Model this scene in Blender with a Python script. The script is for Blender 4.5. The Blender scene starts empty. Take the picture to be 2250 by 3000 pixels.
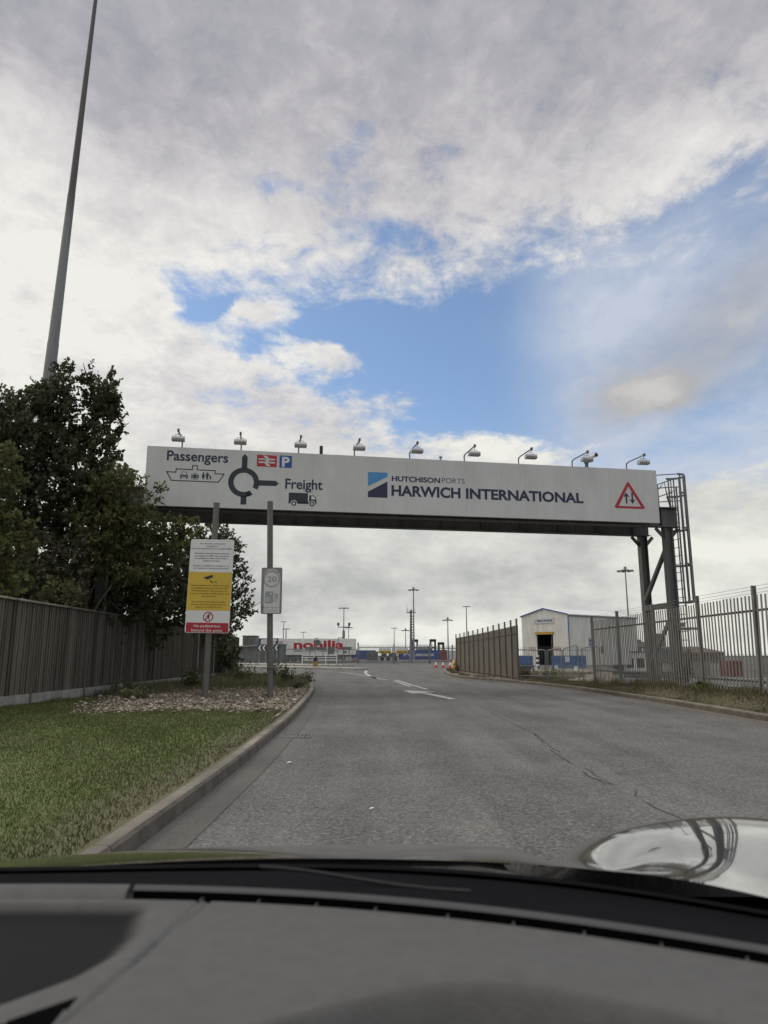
import bpy, math, random
import numpy as np
from mathutils import Vector, Matrix

R = math.radians
C = bpy.context.scene.collection
sc = bpy.context.scene

# ------------------------------------------------------------------ camera
cam_d = bpy.data.cameras.new('camera')
cam = bpy.data.objects.new('camera', cam_d)
C.objects.link(cam)
cam_d.sensor_fit = 'VERTICAL'
cam_d.sensor_height = 36.0
cam_d.lens = 36.0 * 2081 / 3000
cam_d.clip_start = 0.03
cam_d.clip_end = 8000
cam.location = (0, 0, 1.15)
cam.rotation_euler = (R(90) + math.atan(420 / 2081), 0, 0)
sc.camera = cam
cam_d.dof.use_dof = True
cam_d.dof.focus_distance = 24.0
cam_d.dof.aperture_fstop = 6.0

# ------------------------------------------------------------------ view
sc.view_settings.view_transform = 'Standard'
sc.view_settings.look = 'None'
sc.view_settings.exposure = 0.0
sc.view_settings.gamma = 1.0
sc.view_settings.use_curve_mapping = False
sc.cycles.use_denoising = True
sc.cycles.max_bounces = 6
sc.cycles.diffuse_bounces = 3
sc.cycles.transparent_max_bounces = 8
sc.cycles.caustics_reflective = False
sc.cycles.caustics_refractive = False
sc.cycles.sample_clamp_indirect = 4.0


class X:
    """small expression wrapper that turns python arithmetic into math nodes"""
    nt = None

    def __init__(s, v):
        s.v = v

    @staticmethod
    def op(name, *a, clamp=False):
        n = X.nt.nodes.new('ShaderNodeMath')
        n.operation = name
        n.use_clamp = clamp
        for i, q in enumerate(a):
            if isinstance(q, X):
                q = q.v
            if isinstance(q, (int, float)):
                n.inputs[i].default_value = q
            else:
                X.nt.links.new(q, n.inputs[i])
        return X(n.outputs[0])

    def __add__(s, o): return X.op('ADD', s, o)
    __radd__ = __add__
    def __sub__(s, o): return X.op('SUBTRACT', s, o)
    def __rsub__(s, o): return X.op('SUBTRACT', o, s)
    def __mul__(s, o): return X.op('MULTIPLY', s, o)
    __rmul__ = __mul__
    def __truediv__(s, o): return X.op('DIVIDE', s, o)
    def __rtruediv__(s, o): return X.op('DIVIDE', o, s)
    def __neg__(s): return X.op('MULTIPLY', s, -1.0)
    def clamp(s): return X.op('ADD', s, 0.0, clamp=True)


def xmax(a, b): return X.op('MAXIMUM', a, b)
def xmin(a, b): return X.op('MINIMUM', a, b)


def sstep(x, lo, hi):
    n = X.nt.nodes.new('ShaderNodeMapRange')
    n.interpolation_type = 'SMOOTHSTEP'
    X.nt.links.new(x.v, n.inputs['Value'])
    n.inputs['From Min'].default_value = lo
    n.inputs['From Max'].default_value = hi
    return X(n.outputs['Result'])


def xyz(x, y, z):
    n = X.nt.nodes.new('ShaderNodeCombineXYZ')
    for i, q in enumerate((x, y, z)):
        if isinstance(q, X):
            X.nt.links.new(q.v, n.inputs[i])
        else:
            n.inputs[i].default_value = q
    return n.outputs[0]


def noise(vec, scale, detail=4, rough=0.5, dist=0.0):
    n = X.nt.nodes.new('ShaderNodeTexNoise')
    n.inputs['Scale'].default_value = scale
    n.inputs['Detail'].default_value = detail
    n.inputs['Roughness'].default_value = rough
    n.inputs['Distortion'].default_value = dist
    if vec is not None:
        X.nt.links.new(vec, n.inputs['Vector'])
    return X(n.outputs['Fac'])


def rgbmix(f, a, b):
    n = X.nt.nodes.new('ShaderNodeMix')
    n.data_type = 'RGBA'
    if isinstance(f, X):
        X.nt.links.new(f.v, n.inputs[0])
    else:
        n.inputs[0].default_value = f
    for i, q in ((6, a), (7, b)):
        if isinstance(q, (tuple, list)):
            n.inputs[i].default_value = (*q[:3], 1)
        else:
            X.nt.links.new(q, n.inputs[i])
    return n.outputs[2]


# ------------------------------------------------------------------ sky
SUN_AZ, SUN_EL = -74.0, 46.0          # degrees, left of and a little ahead of the car
world = bpy.data.worlds.new("World")
sc.world = world
world.use_nodes = True
nt = world.node_tree
nt.nodes.clear()
X.nt = nt
out = nt.nodes.new('ShaderNodeOutputWorld')
bg = nt.nodes.new('ShaderNodeBackground')
nt.links.new(bg.outputs[0], out.inputs[0])
sky = nt.nodes.new('ShaderNodeTexSky')
sky.sky_type = 'NISHITA'
sky.sun_disc = False
sky.sun_elevation = R(SUN_EL)
sky.sun_rotation = R(SUN_AZ)
sky.air_density = 1.0
sky.dust_density = 0.6
sky.ozone_density = 2.0
SKY_STRENGTH = 0.152
tc = nt.nodes.new('ShaderNodeTexCoord')
sep = nt.nodes.new('ShaderNodeSeparateXYZ')
nt.links.new(tc.outputs['Generated'], sep.inputs[0])
dx, dy, dz = (X(sep.outputs[i]) for i in range(3))
az0 = X.op('ARCTAN2', dx, dy) * 57.2958
el0 = X.op('ARCSINE', dz) * 57.2958
h = xmax(dz, 0.0) + 0.12
px, py = dx / h, dy / h                       # the flat cloud deck overhead
deck = xyz(px, py, 0.0)
n_big = noise(deck, 0.9, 3, 0.5)
n_mid = noise(xyz(px + 7.3, py * 0.85 - 3.1, 2.0), 2.3, 8, 0.62)
n_fine = noise(xyz(px * 1.0 - 5.0, py * 0.8 + 9.0, 5.0), 7.5, 9, 0.66, 0.3)
n_lump = noise(xyz(px + 3.0, py * 0.9 - 2.0, 7.0), 17.0, 7, 0.66, 0.4)
n_w1 = noise(xyz(az0 * 0.09, el0 * 0.13, 1.0), 1.0, 6, 0.6)
n_w2 = noise(xyz(az0 * 0.09 + 11.0, el0 * 0.13, 4.0), 1.0, 6, 0.6)
n_puff = noise(xyz(az0 * 0.2, el0 * 0.32, 8.0), 1.0, 9, 0.6)
az = az0 + (n_w1 - 0.5) * 9.0
el = el0 + (n_w2 - 0.5) * 6.0


def blob(a, e, ra, re, tilt=0.0, A=None, E=None):
    A = az if A is None else A
    E = el if E is None else E
    c_, s_ = math.cos(R(tilt)), math.sin(R(tilt))
    u = ((A - a) * c_ + (E - e) * s_) / ra
    v = ((E - e) * c_ - (A - a) * s_) / re
    return X.op('EXPONENT', (u * u + v * v) * -1.0)


edge_up = 28.7 - 1.9 * sstep(az0, -4.0, -13.0) + xmin(az * az * 0.0028, 2.4)
c_up = xmin((el - edge_up) / 5.0, 1.0)
c_cum = xmin((25.6 - (az + 14.0) * 0.40 - el) / 2.6, (0.0 - az - (20.0 - el) * 0.1) / 4.5)
c_left = xmin((-18.0 - az) / 3.0, 1.0)
c_low = (12.6 - el) / 2.2
c = xmax(xmax(c_up, xmin(c_cum, 1.0)), xmax(c_left, xmin(c_low, 1.0)))
c = xmax(c, -1.2)
c = c + blob(-11.2, 26.6, 3.0, 1.3) * 1.35 + blob(-4.5, 23.4, 3.6, 0.9, -12) * 1.35 + blob(8.2, 15.9, 7.2, 2.5) * 2.5 - blob(-15.5, 26.6, 3.5, 0.7, 22) * 1.1 + blob(2.6, 21.6, 2.6, 1.6, 50) * 0.8
c = c - blob(-8.7, 35.4, 3.2, 1.3) * 0.42 - blob(-2.7, 39.0, 2.4, 2.0, 30) * 0.42 - blob(-12.0, 31.0, 2.5, 1.4) * 0.35 - blob(0.0, 33.0, 3.0, 1.6) * 0.55 - blob(27.5, 32.6, 6.0, 0.9, 22) * 0.75 - blob(14.0, 30.0, 3.0, 1.0, 15) * 0.5
c = c + (n_mid - 0.5) * 1.5 + (n_fine - 0.5) * 2.5 + (n_lump - 0.5) * 1.1 + 0.75 * sstep(az0, -14.0, -22.0) + 0.3 * sstep(el0, 36.0, 42.0) + 0.9 * sstep(el0, 11.0, 7.0) + (n_puff - 0.5) * 0.5
cov = sstep(c, -0.15, 0.95)
# thin veil to the right and two soft grey scraps
veil = sstep(az0, 9.0, 20.0) * sstep(el0, 38.0, 27.0) * (0.46 + (n_big - 0.4) * 0.6 + (n_mid - 0.5) * 1.2 + (n_fine - 0.5) * 0.9)
veil = (veil * 1.25).clamp() + blob(16.0, 25.0, 4.5, 4.5) * 0.34
hz = sstep(el0, 20.0, 6.0) * 0.25
thin = (veil + hz + (n_mid - 0.5) * 0.12 * sstep(az0, 5.0, 15.0)).clamp() * 0.95
scrap = (blob(21.6, 19.6, 4.6, 1.7, 8) * 1.5 * (0.45 + n_puff * 1.0) + blob(29.0, 24.2, 9.0, 2.8, 22) * 0.7 * (0.4 + n_puff * 1.0)).clamp()
# brightness of the cloud
t = 0.29 + 0.33 * sstep(el0, 45.0, 30.0)
t = t + 0.27 * sstep(az0, 2.0, -24.0) * sstep(el0, 40.0, 27.0)
t = t + 0.14 * blob(-30.0, 30.0, 16.0, 9.0, 0, az0, el0)
t = t + 0.18 * blob(27.0, 36.0, 10.0, 3.0, 20, az0, el0)
t = t + 0.5 * sstep(el0, 52.0, 80.0)  # extra overhead brightness, added to light the ground
low = sstep(el0, 14.0, 8.0) * sstep(az0, -26.0, -10.0)
t_low = 0.67 + 0.20 * sstep(el0, 3.6, 0.6) - 0.17 * blob(-4.0, 5.2, 13.0, 1.5, 2) + (n_w1 - 0.5) * 0.7 + (n_puff - 0.5) * 0.4 + 0.30 * blob(5.5, 2.8, 5.0, 0.8) + 0.22 * blob(27.0, 6.5, 9.0, 4.0, 0, az0, el0)
t = t * (1.0 - low) + t_low * low
t = t + (n_big - 0.5) * 0.45 + ((n_mid - 0.5) * 0.85 + (n_fine - 0.5) * 0.75) * (0.18 + 0.82 * sstep(el0, 6.0, 19.0)) + (n_lump - 0.5) * 0.55 * sstep(el0, 12.0, 22.0) + (n_puff - 0.5) * 0.55 * sstep(el0, 30.0, 22.0)
t = t + 0.10 * sstep(c, 1.0, 0.2) * sstep(az0, 5.0, -15.0) + blob(8.0, 16.6, 6.5, 1.8, 0, az0, el0) * 0.45
t = t.clamp()
ramp = nt.nodes.new('ShaderNodeValToRGB')
nt.links.new(t.v, ramp.inputs[0])
cr = ramp.color_ramp
cr.elements[0].position = 0.0
cr.elements[0].color = (0.29, 0.315, 0.36, 1)
cr.elements[1].position = 1.0
cr.elements[1].color = (0.87, 0.855, 0.81, 1)
e_ = cr.elements.new(0.33)
e_.color = (0.45, 0.44, 0.475, 1)
e_ = cr.elements.new(0.66)
e_.color = (0.66, 0.645, 0.65, 1)
sk = nt.nodes.new('ShaderNodeMix')
sk.data_type = 'RGBA'
sk.blend_type = 'MULTIPLY'
sk.inputs[0].default_value = 1.0
nt.links.new(sky.outputs[0], sk.inputs[6])
sk.inputs[7].default_value = (SKY_STRENGTH, SKY_STRENGTH, SKY_STRENGTH, 1)
col = rgbmix(thin, sk.outputs[2], (0.56, 0.615, 0.72))
col = rgbmix(scrap, col, rgbmix(sstep(n_puff + blob(21.0, 19.8, 3.0, 1.0, 8) * 0.35, 0.45, 0.85), (0.44, 0.437, 0.45), (0.60, 0.585, 0.57)))
ramp2 = nt.nodes.new('ShaderNodeValToRGB')         # the grey-green stratus near the horizon
nt.links.new(t.v, ramp2.inputs[0])
r2 = ramp2.color_ramp
r2.elements[0].color = (0.29, 0.315, 0.325, 1)
r2.elements[1].color = (0.86, 0.86, 0.79, 1)
e_ = r2.elements.new(0.45)
e_.color = (0.50, 0.51, 0.50, 1)
cloud_col = rgbmix(sstep(el0, 20.0, 11.0), ramp.outputs[0], ramp2.outputs[0])
col = rgbmix(cov, col, cloud_col)
nt.links.new(col, bg.inputs['Color'])
# sky above the view is boosted as an added fill for ground and trees
nt.links.new((1.0 + 2.6 * sstep(el0, 50.0, 72.0)).v, bg.inputs['Strength'])
world.cycles.sampling_method = 'MANUAL'
world.cycles.sample_map_resolution = 512

sun_d = bpy.data.lights.new('sun', 'SUN')
sun = bpy.data.objects.new('sun', sun_d)
C.objects.link(sun)
sun_d.energy = 0.85
sun_d.angle = R(14)
sun_d.color = (1.0, 0.93, 0.82)
sd = Vector((math.sin(R(SUN_AZ)) * math.cos(R(SUN_EL)), math.cos(R(SUN_AZ)) * math.cos(R(SUN_EL)), math.sin(R(SUN_EL))))
sun.rotation_euler = sd.to_track_quat('Z', 'Y').to_euler()

# ------------------------------------------------------------------ helpers
def thing(name, label, cat, loc=(0, 0, 0), rz=0.0, group=None):
    o = bpy.data.objects.new(name, None)
    o.empty_display_size = 0.2
    C.objects.link(o)
    o.location = loc
    o.rotation_euler = (0, 0, rz)
    return tag(o, label, cat, group)


def tag(o, label, cat, group=None):
    o['label'] = label
    o['category'] = cat
    if group:
        o['group'] = group
    return o


def struct(o):
    o['kind'] = 'structure'
    return o


def stuff(o, label, cat):
    o['kind'] = 'stuff'
    return tag(o, label, cat)


def chain(o):
    m = Matrix.Identity(4)
    while o is not None:
        m = o.matrix_basis @ m
        o = o.parent
    return m


def link_mesh(name, me, mat, parent=None):
    o = bpy.data.objects.new(name, me)
    C.objects.link(o)
    if mat is not None:
        me.materials.append(mat)
    if parent is not None:
        o.parent = parent
    return o


class MB:
    def __init__(s):
        s.v, s.f = [], []

    def add(s, vs, fs):
        n = len(s.v)
        s.v += [Vector(q) for q in vs]
        s.f += [tuple(i + n for i in q) for q in fs]
        return s

    def box(s, x0, x1, y0, y1, z0, z1, m=None):
        vs = [Vector((x, y, z)) for z in (z0, z1) for y in (y0, y1) for x in (x0, x1)]
        if m is not None:
            vs = [m @ q for q in vs]
        return s.add(vs, [(0, 2, 3, 1), (4, 5, 7, 6), (0, 1, 5, 4), (2, 6, 7, 3), (0, 4, 6, 2), (1, 3, 7, 5)])

    def bar(s, a, b, w, d, up=(0, 0, 1)):
        """rectangular bar from a to b: w across, d along 'up'"""
        a, b = Vector(a), Vector(b)
        t = (b - a).normalized()
        u = Vector(up)
        x = t.cross(u)
        if x.length < 1e-4:
            x = Vector((1, 0, 0))
        x.normalize()
        y = x.cross(t)
        vs = [p + x * (w / 2 * i) + y * (d / 2 * j) for p in (a, b) for i, j in ((-1, -1), (1, -1), (1, 1), (-1, 1))]
        return s.add(vs, [(3, 2, 1, 0), (4, 5, 6, 7), (0, 1, 5, 4), (1, 2, 6, 5), (2, 3, 7, 6), (3, 0, 4, 7)])

    def cyl(s, a, b, r0, r1=None, n=10, cap=True):
        return s.tube([a, b], [r0, r0 if r1 is None else r1], n, cap)

    def tube(s, pts, rad, n=8, cap=True):
        pts = [Vector(p) for p in pts]
        if isinstance(rad, (int, float)):
            rad = [rad] * len(pts)
        base = len(s.v)
        prev = None
        for i, p in enumerate(pts):
            t = (pts[min(i + 1, len(pts) - 1)] - pts[max(i - 1, 0)]).normalized()
            x = t.orthogonal().normalized() if prev is None else (prev - t * prev.dot(t)).normalized()
            prev = x
            y = t.cross(x)
            for k in range(n):
                a = 2 * math.pi * k / n
                s.v.append(p + (x * math.cos(a) + y * math.sin(a)) * rad[i])
        for i in range(len(pts) - 1):
            for k in range(n):
                a, b = base + i * n + k, base + i * n + (k + 1) % n
                s.f.append((a, b, b + n, a + n))
        if cap:
            s.f.append(tuple(base + k for k in reversed(range(n))))
            s.f.append(tuple(base + (len(pts) - 1) * n + k for k in range(n)))
        return s

    def lathe(s, prof, c=(0, 0, 0), n=16):
        c = Vector(c)
        base = len(s.v)
        for r, z in prof:
            for k in range(n):
                a = 2 * math.pi * k / n
                s.v.append(c + Vector((r * math.cos(a), r * math.sin(a), z)))
        for i in range(len(prof) - 1):
            for k in range(n):
                a, b = base + i * n + k, base + i * n + (k + 1) % n
                s.f.append((a, b, b + n, a + n))
        s.f.append(tuple(base + k for k in reversed(range(n))))
        s.f.append(tuple(base + (len(prof) - 1) * n + k for k in range(n)))
        return s

    def prism(s, pts, d0, d1, axis='y'):
        """2D outline (a,b) extruded; axis y: (a,b)->x,z ; axis z: x,y ; axis x: y,z"""
        def P(a, b, d):
            return {'y': (a, d, b), 'z': (a, b, d), 'x': (d, a, b)}[axis]
        n = len(pts)
        vs = [P(a, b, d0) for a, b in pts] + [P(a, b, d1) for a, b in pts]
        fs = [tuple(range(n)), tuple(reversed(range(n, 2 * n)))]
        fs += [(i, (i + 1) % n + 0, (i + 1) % n + n, i + n) for i in range(n)]
        return s.add(vs, fs)

    def build(s, name, mat, parent=None, world=True, smooth=False, bevel=0.0, recalc=True):
        vs = s.v
        if parent is not None and world:
            inv = chain(parent).inverted()
            vs = [inv @ q for q in vs]
        me = bpy.data.meshes.new(name)
        me.from_pydata([tuple(q) for q in vs], [], s.f)
        if recalc or bevel:
            import bmesh
            bm = bmesh.new()
            bm.from_mesh(me)
            bmesh.ops.recalc_face_normals(bm, faces=bm.faces)
            if bevel:
                es = [e for e in bm.edges if len(e.link_faces) == 2 and e.calc_face_angle(0) > 0.6]
                bmesh.ops.bevel(bm, geom=es, offset=bevel, segments=2, affect='EDGES', clamp_overlap=True)
            bm.to_mesh(me)
            bm.free()
        if smooth:
            me.polygons.foreach_set('use_smooth', [True] * len(me.polygons))
            try:
                me.set_sharp_from_angle(angle=R(40))
            except Exception:
                pass
        return link_mesh(name, me, mat, parent)


def npmesh(name, verts, faces, mat, parent=None, smooth=False):
    """faces: (n,k) int array"""
    me = bpy.data.meshes.new(name)
    verts = np.asarray(verts, dtype=np.float32)
    faces = np.asarray(faces, dtype=np.int32)
    n, k = faces.shape
    me.vertices.add(len(verts))
    me.vertices.foreach_set('co', verts.ravel())
    me.loops.add(n * k)
    me.loops.foreach_set('vertex_index', faces.ravel())
    me.polygons.add(n)
    me.polygons.foreach_set('loop_start', np.arange(0, n * k, k, dtype=np.int32))
    if smooth:
        me.polygons.foreach_set('use_smooth', np.ones(n, dtype=bool))
    me.update(calc_edges=True)
    return link_mesh(name, me, mat, parent)


def grid(name, xs, ys, zf, mat, parent=None, smooth=True, keep=None):
    X_, Y_ = np.meshgrid(np.asarray(xs, float), np.asarray(ys, float))
    Z_ = zf(X_, Y_)
    v = np.stack([X_, Y_, Z_], -1).reshape(-1, 3)
    nx, ny = len(xs), len(ys)
    i, j = np.meshgrid(np.arange(nx - 1), np.arange(ny - 1))
    a = (j * nx + i).ravel()
    f = np.stack([a, a + 1, a + nx + 1, a + nx], -1)
    if keep is not None:
        cx = v[f].mean(1)
        f = f[keep(cx[:, 0], cx[:, 1])]
    return npmesh(name, v, f, mat, parent, smooth)


# ---- flat artwork (lettering and symbols on sign faces)
from mathutils.geometry import tessellate_polygon
_tc = {}


def text_geo(s, bold=0.0):
    if (s, bold) not in _tc:
        cu = bpy.data.curves.new('lettering', 'FONT')
        cu.body = s
        cu.offset = bold
        cu.fill_mode = 'FRONT'
        cu.resolution_u = 4
        o = bpy.data.objects.new('lettering', cu)
        C.objects.link(o)
        dg = bpy.context.evaluated_depsgraph_get()
        me = bpy.data.meshes.new_from_object(o.evaluated_get(dg))
        vs = [(q.co.x, q.co.y) for q in me.vertices]
        fs = [tuple(p.vertices) for p in me.polygons]
        bpy.data.objects.remove(o)
        bpy.data.curves.remove(cu)
        bpy.data.meshes.remove(me)
        _tc[(s, bold)] = (vs, fs)
    return _tc[(s, bold)]


def cap_height(bold):
    return max(v[1] for v in text_geo('H', bold)[0])


class Art:
    """2D shapes in a sign's own plane; build() lays them 'off' metres in front of the face"""
    def __init__(s):
        s.v, s.f = [], []

    def _add(s, vs, fs):
        n = len(s.v)
        s.v += list(vs)
        s.f += [tuple(i + n for i in q) for q in fs]
        return s

    def poly(s, *loops):
        flat = [q for l in loops for q in l]
        tr = tessellate_polygon([[Vector((a, b, 0)) for a, b in l] for l in loops])
        return s._add(flat, tr)

    def rect(s, x0, x1, z0, z1):
        return s._add([(x0, z0), (x1, z0), (x1, z1), (x0, z1)], [(0, 1, 2, 3)])

    def rrect(s, x0, x1, z0, z1, r):
        pts = []
        for cx, cz, a0 in ((x1 - r, z0 + r, -90), (x1 - r, z1 - r, 0), (x0 + r, z1 - r, 90), (x0 + r, z0 + r, 180)):
            pts += [(cx + r * math.cos(R(a0 + k * 22.5)), cz + r * math.sin(R(a0 + k * 22.5))) for k in range(5)]
        return s.poly(pts)

    def disc(s, cx, cz, r, n=24, rz=None):
        rz = rz or r
        return s.poly([(cx + r * math.cos(2 * math.pi * k / n), cz + rz * math.sin(2 * math.pi * k / n)) for k in range(n)])

    def arc(s, cx, cz, r0, r1, a0=0, a1=360, n=40):
        vs, fs = [], []
        for k in range(n + 1):
            a = R(a0 + (a1 - a0) * k / n)
            vs += [(cx + r0 * math.cos(a), cz + r0 * math.sin(a)), (cx + r1 * math.cos(a), cz + r1 * math.sin(a))]
        for k in range(n):
            fs.append((2 * k, 2 * k + 1, 2 * k + 3, 2 * k + 2))
        return s._add(vs, fs)

    def line(s, pts, w, close=False):
        if close:
            pts = list(pts) + [pts[0]]
        for (a, b), (c_, d) in zip(pts[:-1], pts[1:]):
            L = math.hypot(c_ - a, d - b) or 1
            tx, tz = (c_ - a) / L, (d - b) / L
            e = w / 2
            a2, b2, c2, d2 = a - tx * e, b - tz * e, c_ + tx * e, d + tz * e
            s._add([(a2 - tz * e, b2 + tx * e), (a2 + tz * e, b2 - tx * e), (c2 + tz * e, d2 - tx * e), (c2 - tz * e, d2 + tx * e)], [(0, 1, 2, 3)])
        return s

    def text(s, t, x0, x1, base, cap, bold=0.0):
        vs, fs = text_geo(t, bold)
        xa, xb = min(q[0] for q in vs), max(q[0] for q in vs)
        k = cap / cap_height(bold)
        kx = k if x1 is None else (x1 - x0) / (xb - xa)
        return s._add([(x0 + (q[0] - xa) * kx, base + q[1] * k) for q in vs], fs)

    def ctext(s, t, cx, w, base, cap, bold=0.0):
        return s.text(t, cx - w / 2, cx + w / 2, base, cap, bold)

    def build(s, name, mat, parent, frame, off=0.003):
        """frame: Matrix mapping (a, -off, b) in sign space to the parent's space"""
        vs = [frame @ Vector((a, -off, b)) for a, b in s.v]
        me = bpy.data.meshes.new(name)
        me.from_pydata([tuple(q) for q in vs], [], s.f)
        return link_mesh(name, me, mat, parent)


# ------------------------------------------------------------------ materials
def new_mat(name):
    m = bpy.data.materials.new(name)
    m.use_nodes = True
    t = m.node_tree
    X.nt = t
    return m, t, t.nodes['Principled BSDF']


def obj_xyz():
    n = X.nt.nodes.new('ShaderNodeTexCoord')
    s_ = X.nt.nodes.new('ShaderNodeSeparateXYZ')
    X.nt.links.new(n.outputs['Object'], s_.inputs[0])
    return n.outputs['Object'], X(s_.outputs[0]), X(s_.outputs[1]), X(s_.outputs[2])


def scl(c, k):
    return tuple(min(1.0, q * k) for q in c)


def bump(p, hx, strength=0.3, dist=0.01):
    n = X.nt.nodes.new('ShaderNodeBump')
    n.inputs['Strength'].default_value = strength
    n.inputs['Distance'].default_value = dist
    X.nt.links.new(hx.v, n.inputs['Height'])
    X.nt.links.new(n.outputs[0], p.inputs['Normal'])


def mat(name, col, rough=0.6, metal=0.0, var=0.18, vs=2.5, bmp=0.0, bs=40.0, dirt=None, streak=False, coat=0.0):
    m, t, p = new_mat(name)
    co, x, y, z = obj_xyz()
    n = noise(co, vs, 6, 0.6)
    if streak:
        n = (n + noise(xyz(x * 6.0, y * 6.0, z * 0.35), 1.6, 5, 0.6)) * 0.5
    c_ = rgbmix(sstep(n, 0.3, 0.7), scl(col, 1 - var), scl(col, 1 + var))
    if dirt is not None:
        d = sstep(noise(xyz(x * 1.3 + 5.0, y * 1.3, z * 0.6), vs * 1.7, 7, 0.65), 0.5, 0.78)
        c_ = rgbmix(d * dirt[1], c_, dirt[0])
    t.links.new(c_, p.inputs['Base Color'])
    p.inputs['Roughness'].default_value = rough
    p.inputs['Metallic'].default_value = metal
    if coat:
        p.inputs['Coat Weight'].default_value = coat
        p.inputs['Coat Roughness'].default_value = 0.03
    if bmp:
        bump(p, noise(co, bs, 5, 0.6), bmp)
    return m


GRIME = (0.09, 0.08, 0.065)
M_galv = mat('galvanised_steel', (0.26, 0.265, 0.26), 0.55, 0.35, 0.25, 3.0, dirt=((0.14, 0.13, 0.11), 0.6), streak=True)
M_fence = mat('weathered_fence_steel', (0.195, 0.19, 0.172), 0.65, 0.15, 0.25, 2.0, dirt=((0.12, 0.10, 0.075), 0.5), streak=True)
M_steel_dark = mat('grey_painted_steel', (0.115, 0.113, 0.108), 0.6, 0.0, 0.22, 1.2, dirt=((0.06, 0.052, 0.045), 0.7), streak=True)
M_black = mat('black_plastic', (0.015, 0.015, 0.016), 0.5, 0, 0.1)
M_white = mat('white_paint', (0.70, 0.70, 0.68), 0.5, 0, 0.06, 2.0, dirt=((0.4, 0.38, 0.33), 0.4), streak=True)
M_navy = mat('navy_vinyl', (0.022, 0.026, 0.062), 0.5, 0, 0.08)
M_slate = mat('dark_slate_vinyl', (0.022, 0.030, 0.034), 0.5, 0, 0.08)
M_red = mat('red_vinyl', (0.42, 0.02, 0.035), 0.5, 0, 0.08)
M_blue = mat('blue_vinyl', (0.02, 0.085, 0.32), 0.5, 0, 0.08)
M_signwhite = mat('white_vinyl', (0.72, 0.72, 0.70), 0.5, 0, 0.05)
M_sky = mat('light_blue_vinyl', (0.07, 0.27, 0.52), 0.5, 0, 0.05)
M_yellow = mat('yellow_vinyl', (0.62, 0.43, 0.045), 0.5, 0, 0.06)
M_yelplastic = mat('yellow_plastic', (0.75, 0.50, 0.03), 0.45, 0, 0.12, 4)
M_orange = mat('orange_red_plastic', (0.55, 0.07, 0.03), 0.5, 0, 0.15, 6)
M_brown = mat('brown_ink', (0.10, 0.065, 0.01), 0.5, 0, 0.05)
M_ink = mat('black_ink', (0.02, 0.02, 0.022), 0.5, 0, 0.05)
M_concrete = mat('concrete', (0.29, 0.275, 0.24), 0.85, 0, 0.2, 3.0, 0.25, 60, ((0.16, 0.15, 0.12), 0.5))
M_rust = mat('rust_red_steel', (0.20, 0.05, 0.035), 0.7, 0, 0.25, 2, dirt=((0.10, 0.04, 0.02), 0.6))
M_cblue = mat('container_blue', (0.04, 0.085, 0.26), 0.55, 0, 0.2, 1.2, dirt=((0.10, 0.08, 0.07), 0.35), streak=True)
M_dblue = mat('dark_blue_tarp', (0.03, 0.045, 0.10), 0.5, 0, 0.2, 1.0)
M_cgrey = mat('container_grey', (0.14, 0.15, 0.145), 0.6, 0, 0.2, 1.2, dirt=((0.08, 0.07, 0.06), 0.5))
M_cwhite = mat('container_white', (0.76, 0.755, 0.72), 0.55, 0, 0.1, 1.2, dirt=((0.35, 0.32, 0.27), 0.5), streak=True)
M_bark = mat('bark', (0.11, 0.085, 0.055), 0.9, 0, 0.35, 6, 0.5, 30)
M_barkwarm = mat('orange_brown_bark', (0.125, 0.085, 0.045), 0.9, 0, 0.3, 6, 0.5, 30)
M_rubber = mat('tyre_rubber', (0.02, 0.02, 0.02), 0.8)
M_lamp = mat('floodlight_aluminium', (0.42, 0.42, 0.41), 0.45, 0.3, 0.1)
M_hedge_wood = M_bark


def leaf_mat(name, a, b, c_, rough=0.55, trans=0.25, upn=0.5):
    m, t, p = new_mat(name)
    g = t.nodes.new('ShaderNodeNewGeometry')
    r = X(g.outputs['Random Per Island'])
    co, x, y, z = obj_xyz()
    k = noise(co, 0.9, 3, 0.5)
    c1 = rgbmix(r, a, b)
    c2 = rgbmix(sstep(k + (r - 0.5) * 0.35, 0.46, 0.66), c1, c_)
    t.links.new(c2, p.inputs['Base Color'])
    p.inputs['Roughness'].default_value = rough
    p.inputs['Specular IOR Level'].default_value = 0.15
    # leaves and blades arch, so on average their faces look further up than the flat quads do
    va = t.nodes.new('ShaderNodeVectorMath')
    va.operation = 'ADD'
    t.links.new(g.outputs['Normal'], va.inputs[0])
    va.inputs[1].default_value = (0, 0, upn)
    vn = t.nodes.new('ShaderNodeVectorMath')
    vn.operation = 'NORMALIZE'
    t.links.new(va.outputs[0], vn.inputs[0])
    t.links.new(vn.outputs[0], p.inputs['Normal'])
    tr = t.nodes.new('ShaderNodeBsdfTranslucent')
    t.links.new(c2, tr.inputs[0])
    mx = t.nodes.new('ShaderNodeMixShader')
    mx.inputs[0].default_value = trans
    t.links.new(p.outputs[0], mx.inputs[1])
    t.links.new(tr.outputs[0], mx.inputs[2])
    t.links.new(mx.outputs[0], t.nodes['Material Output'].inputs[0])
    return m

# ------------------------------------------------------------------ ground, road, kerbs
def ss(x):
    x = np.clip(x, 0, 1)
    return x * x * (3 - 2 * x)


def yard_z(x, y):
    yy = np.maximum(y, 1.0)
    return -2.0 * ss((y - 32) / 50) * ss((x / yy - 0.30) / 0.06)


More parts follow.
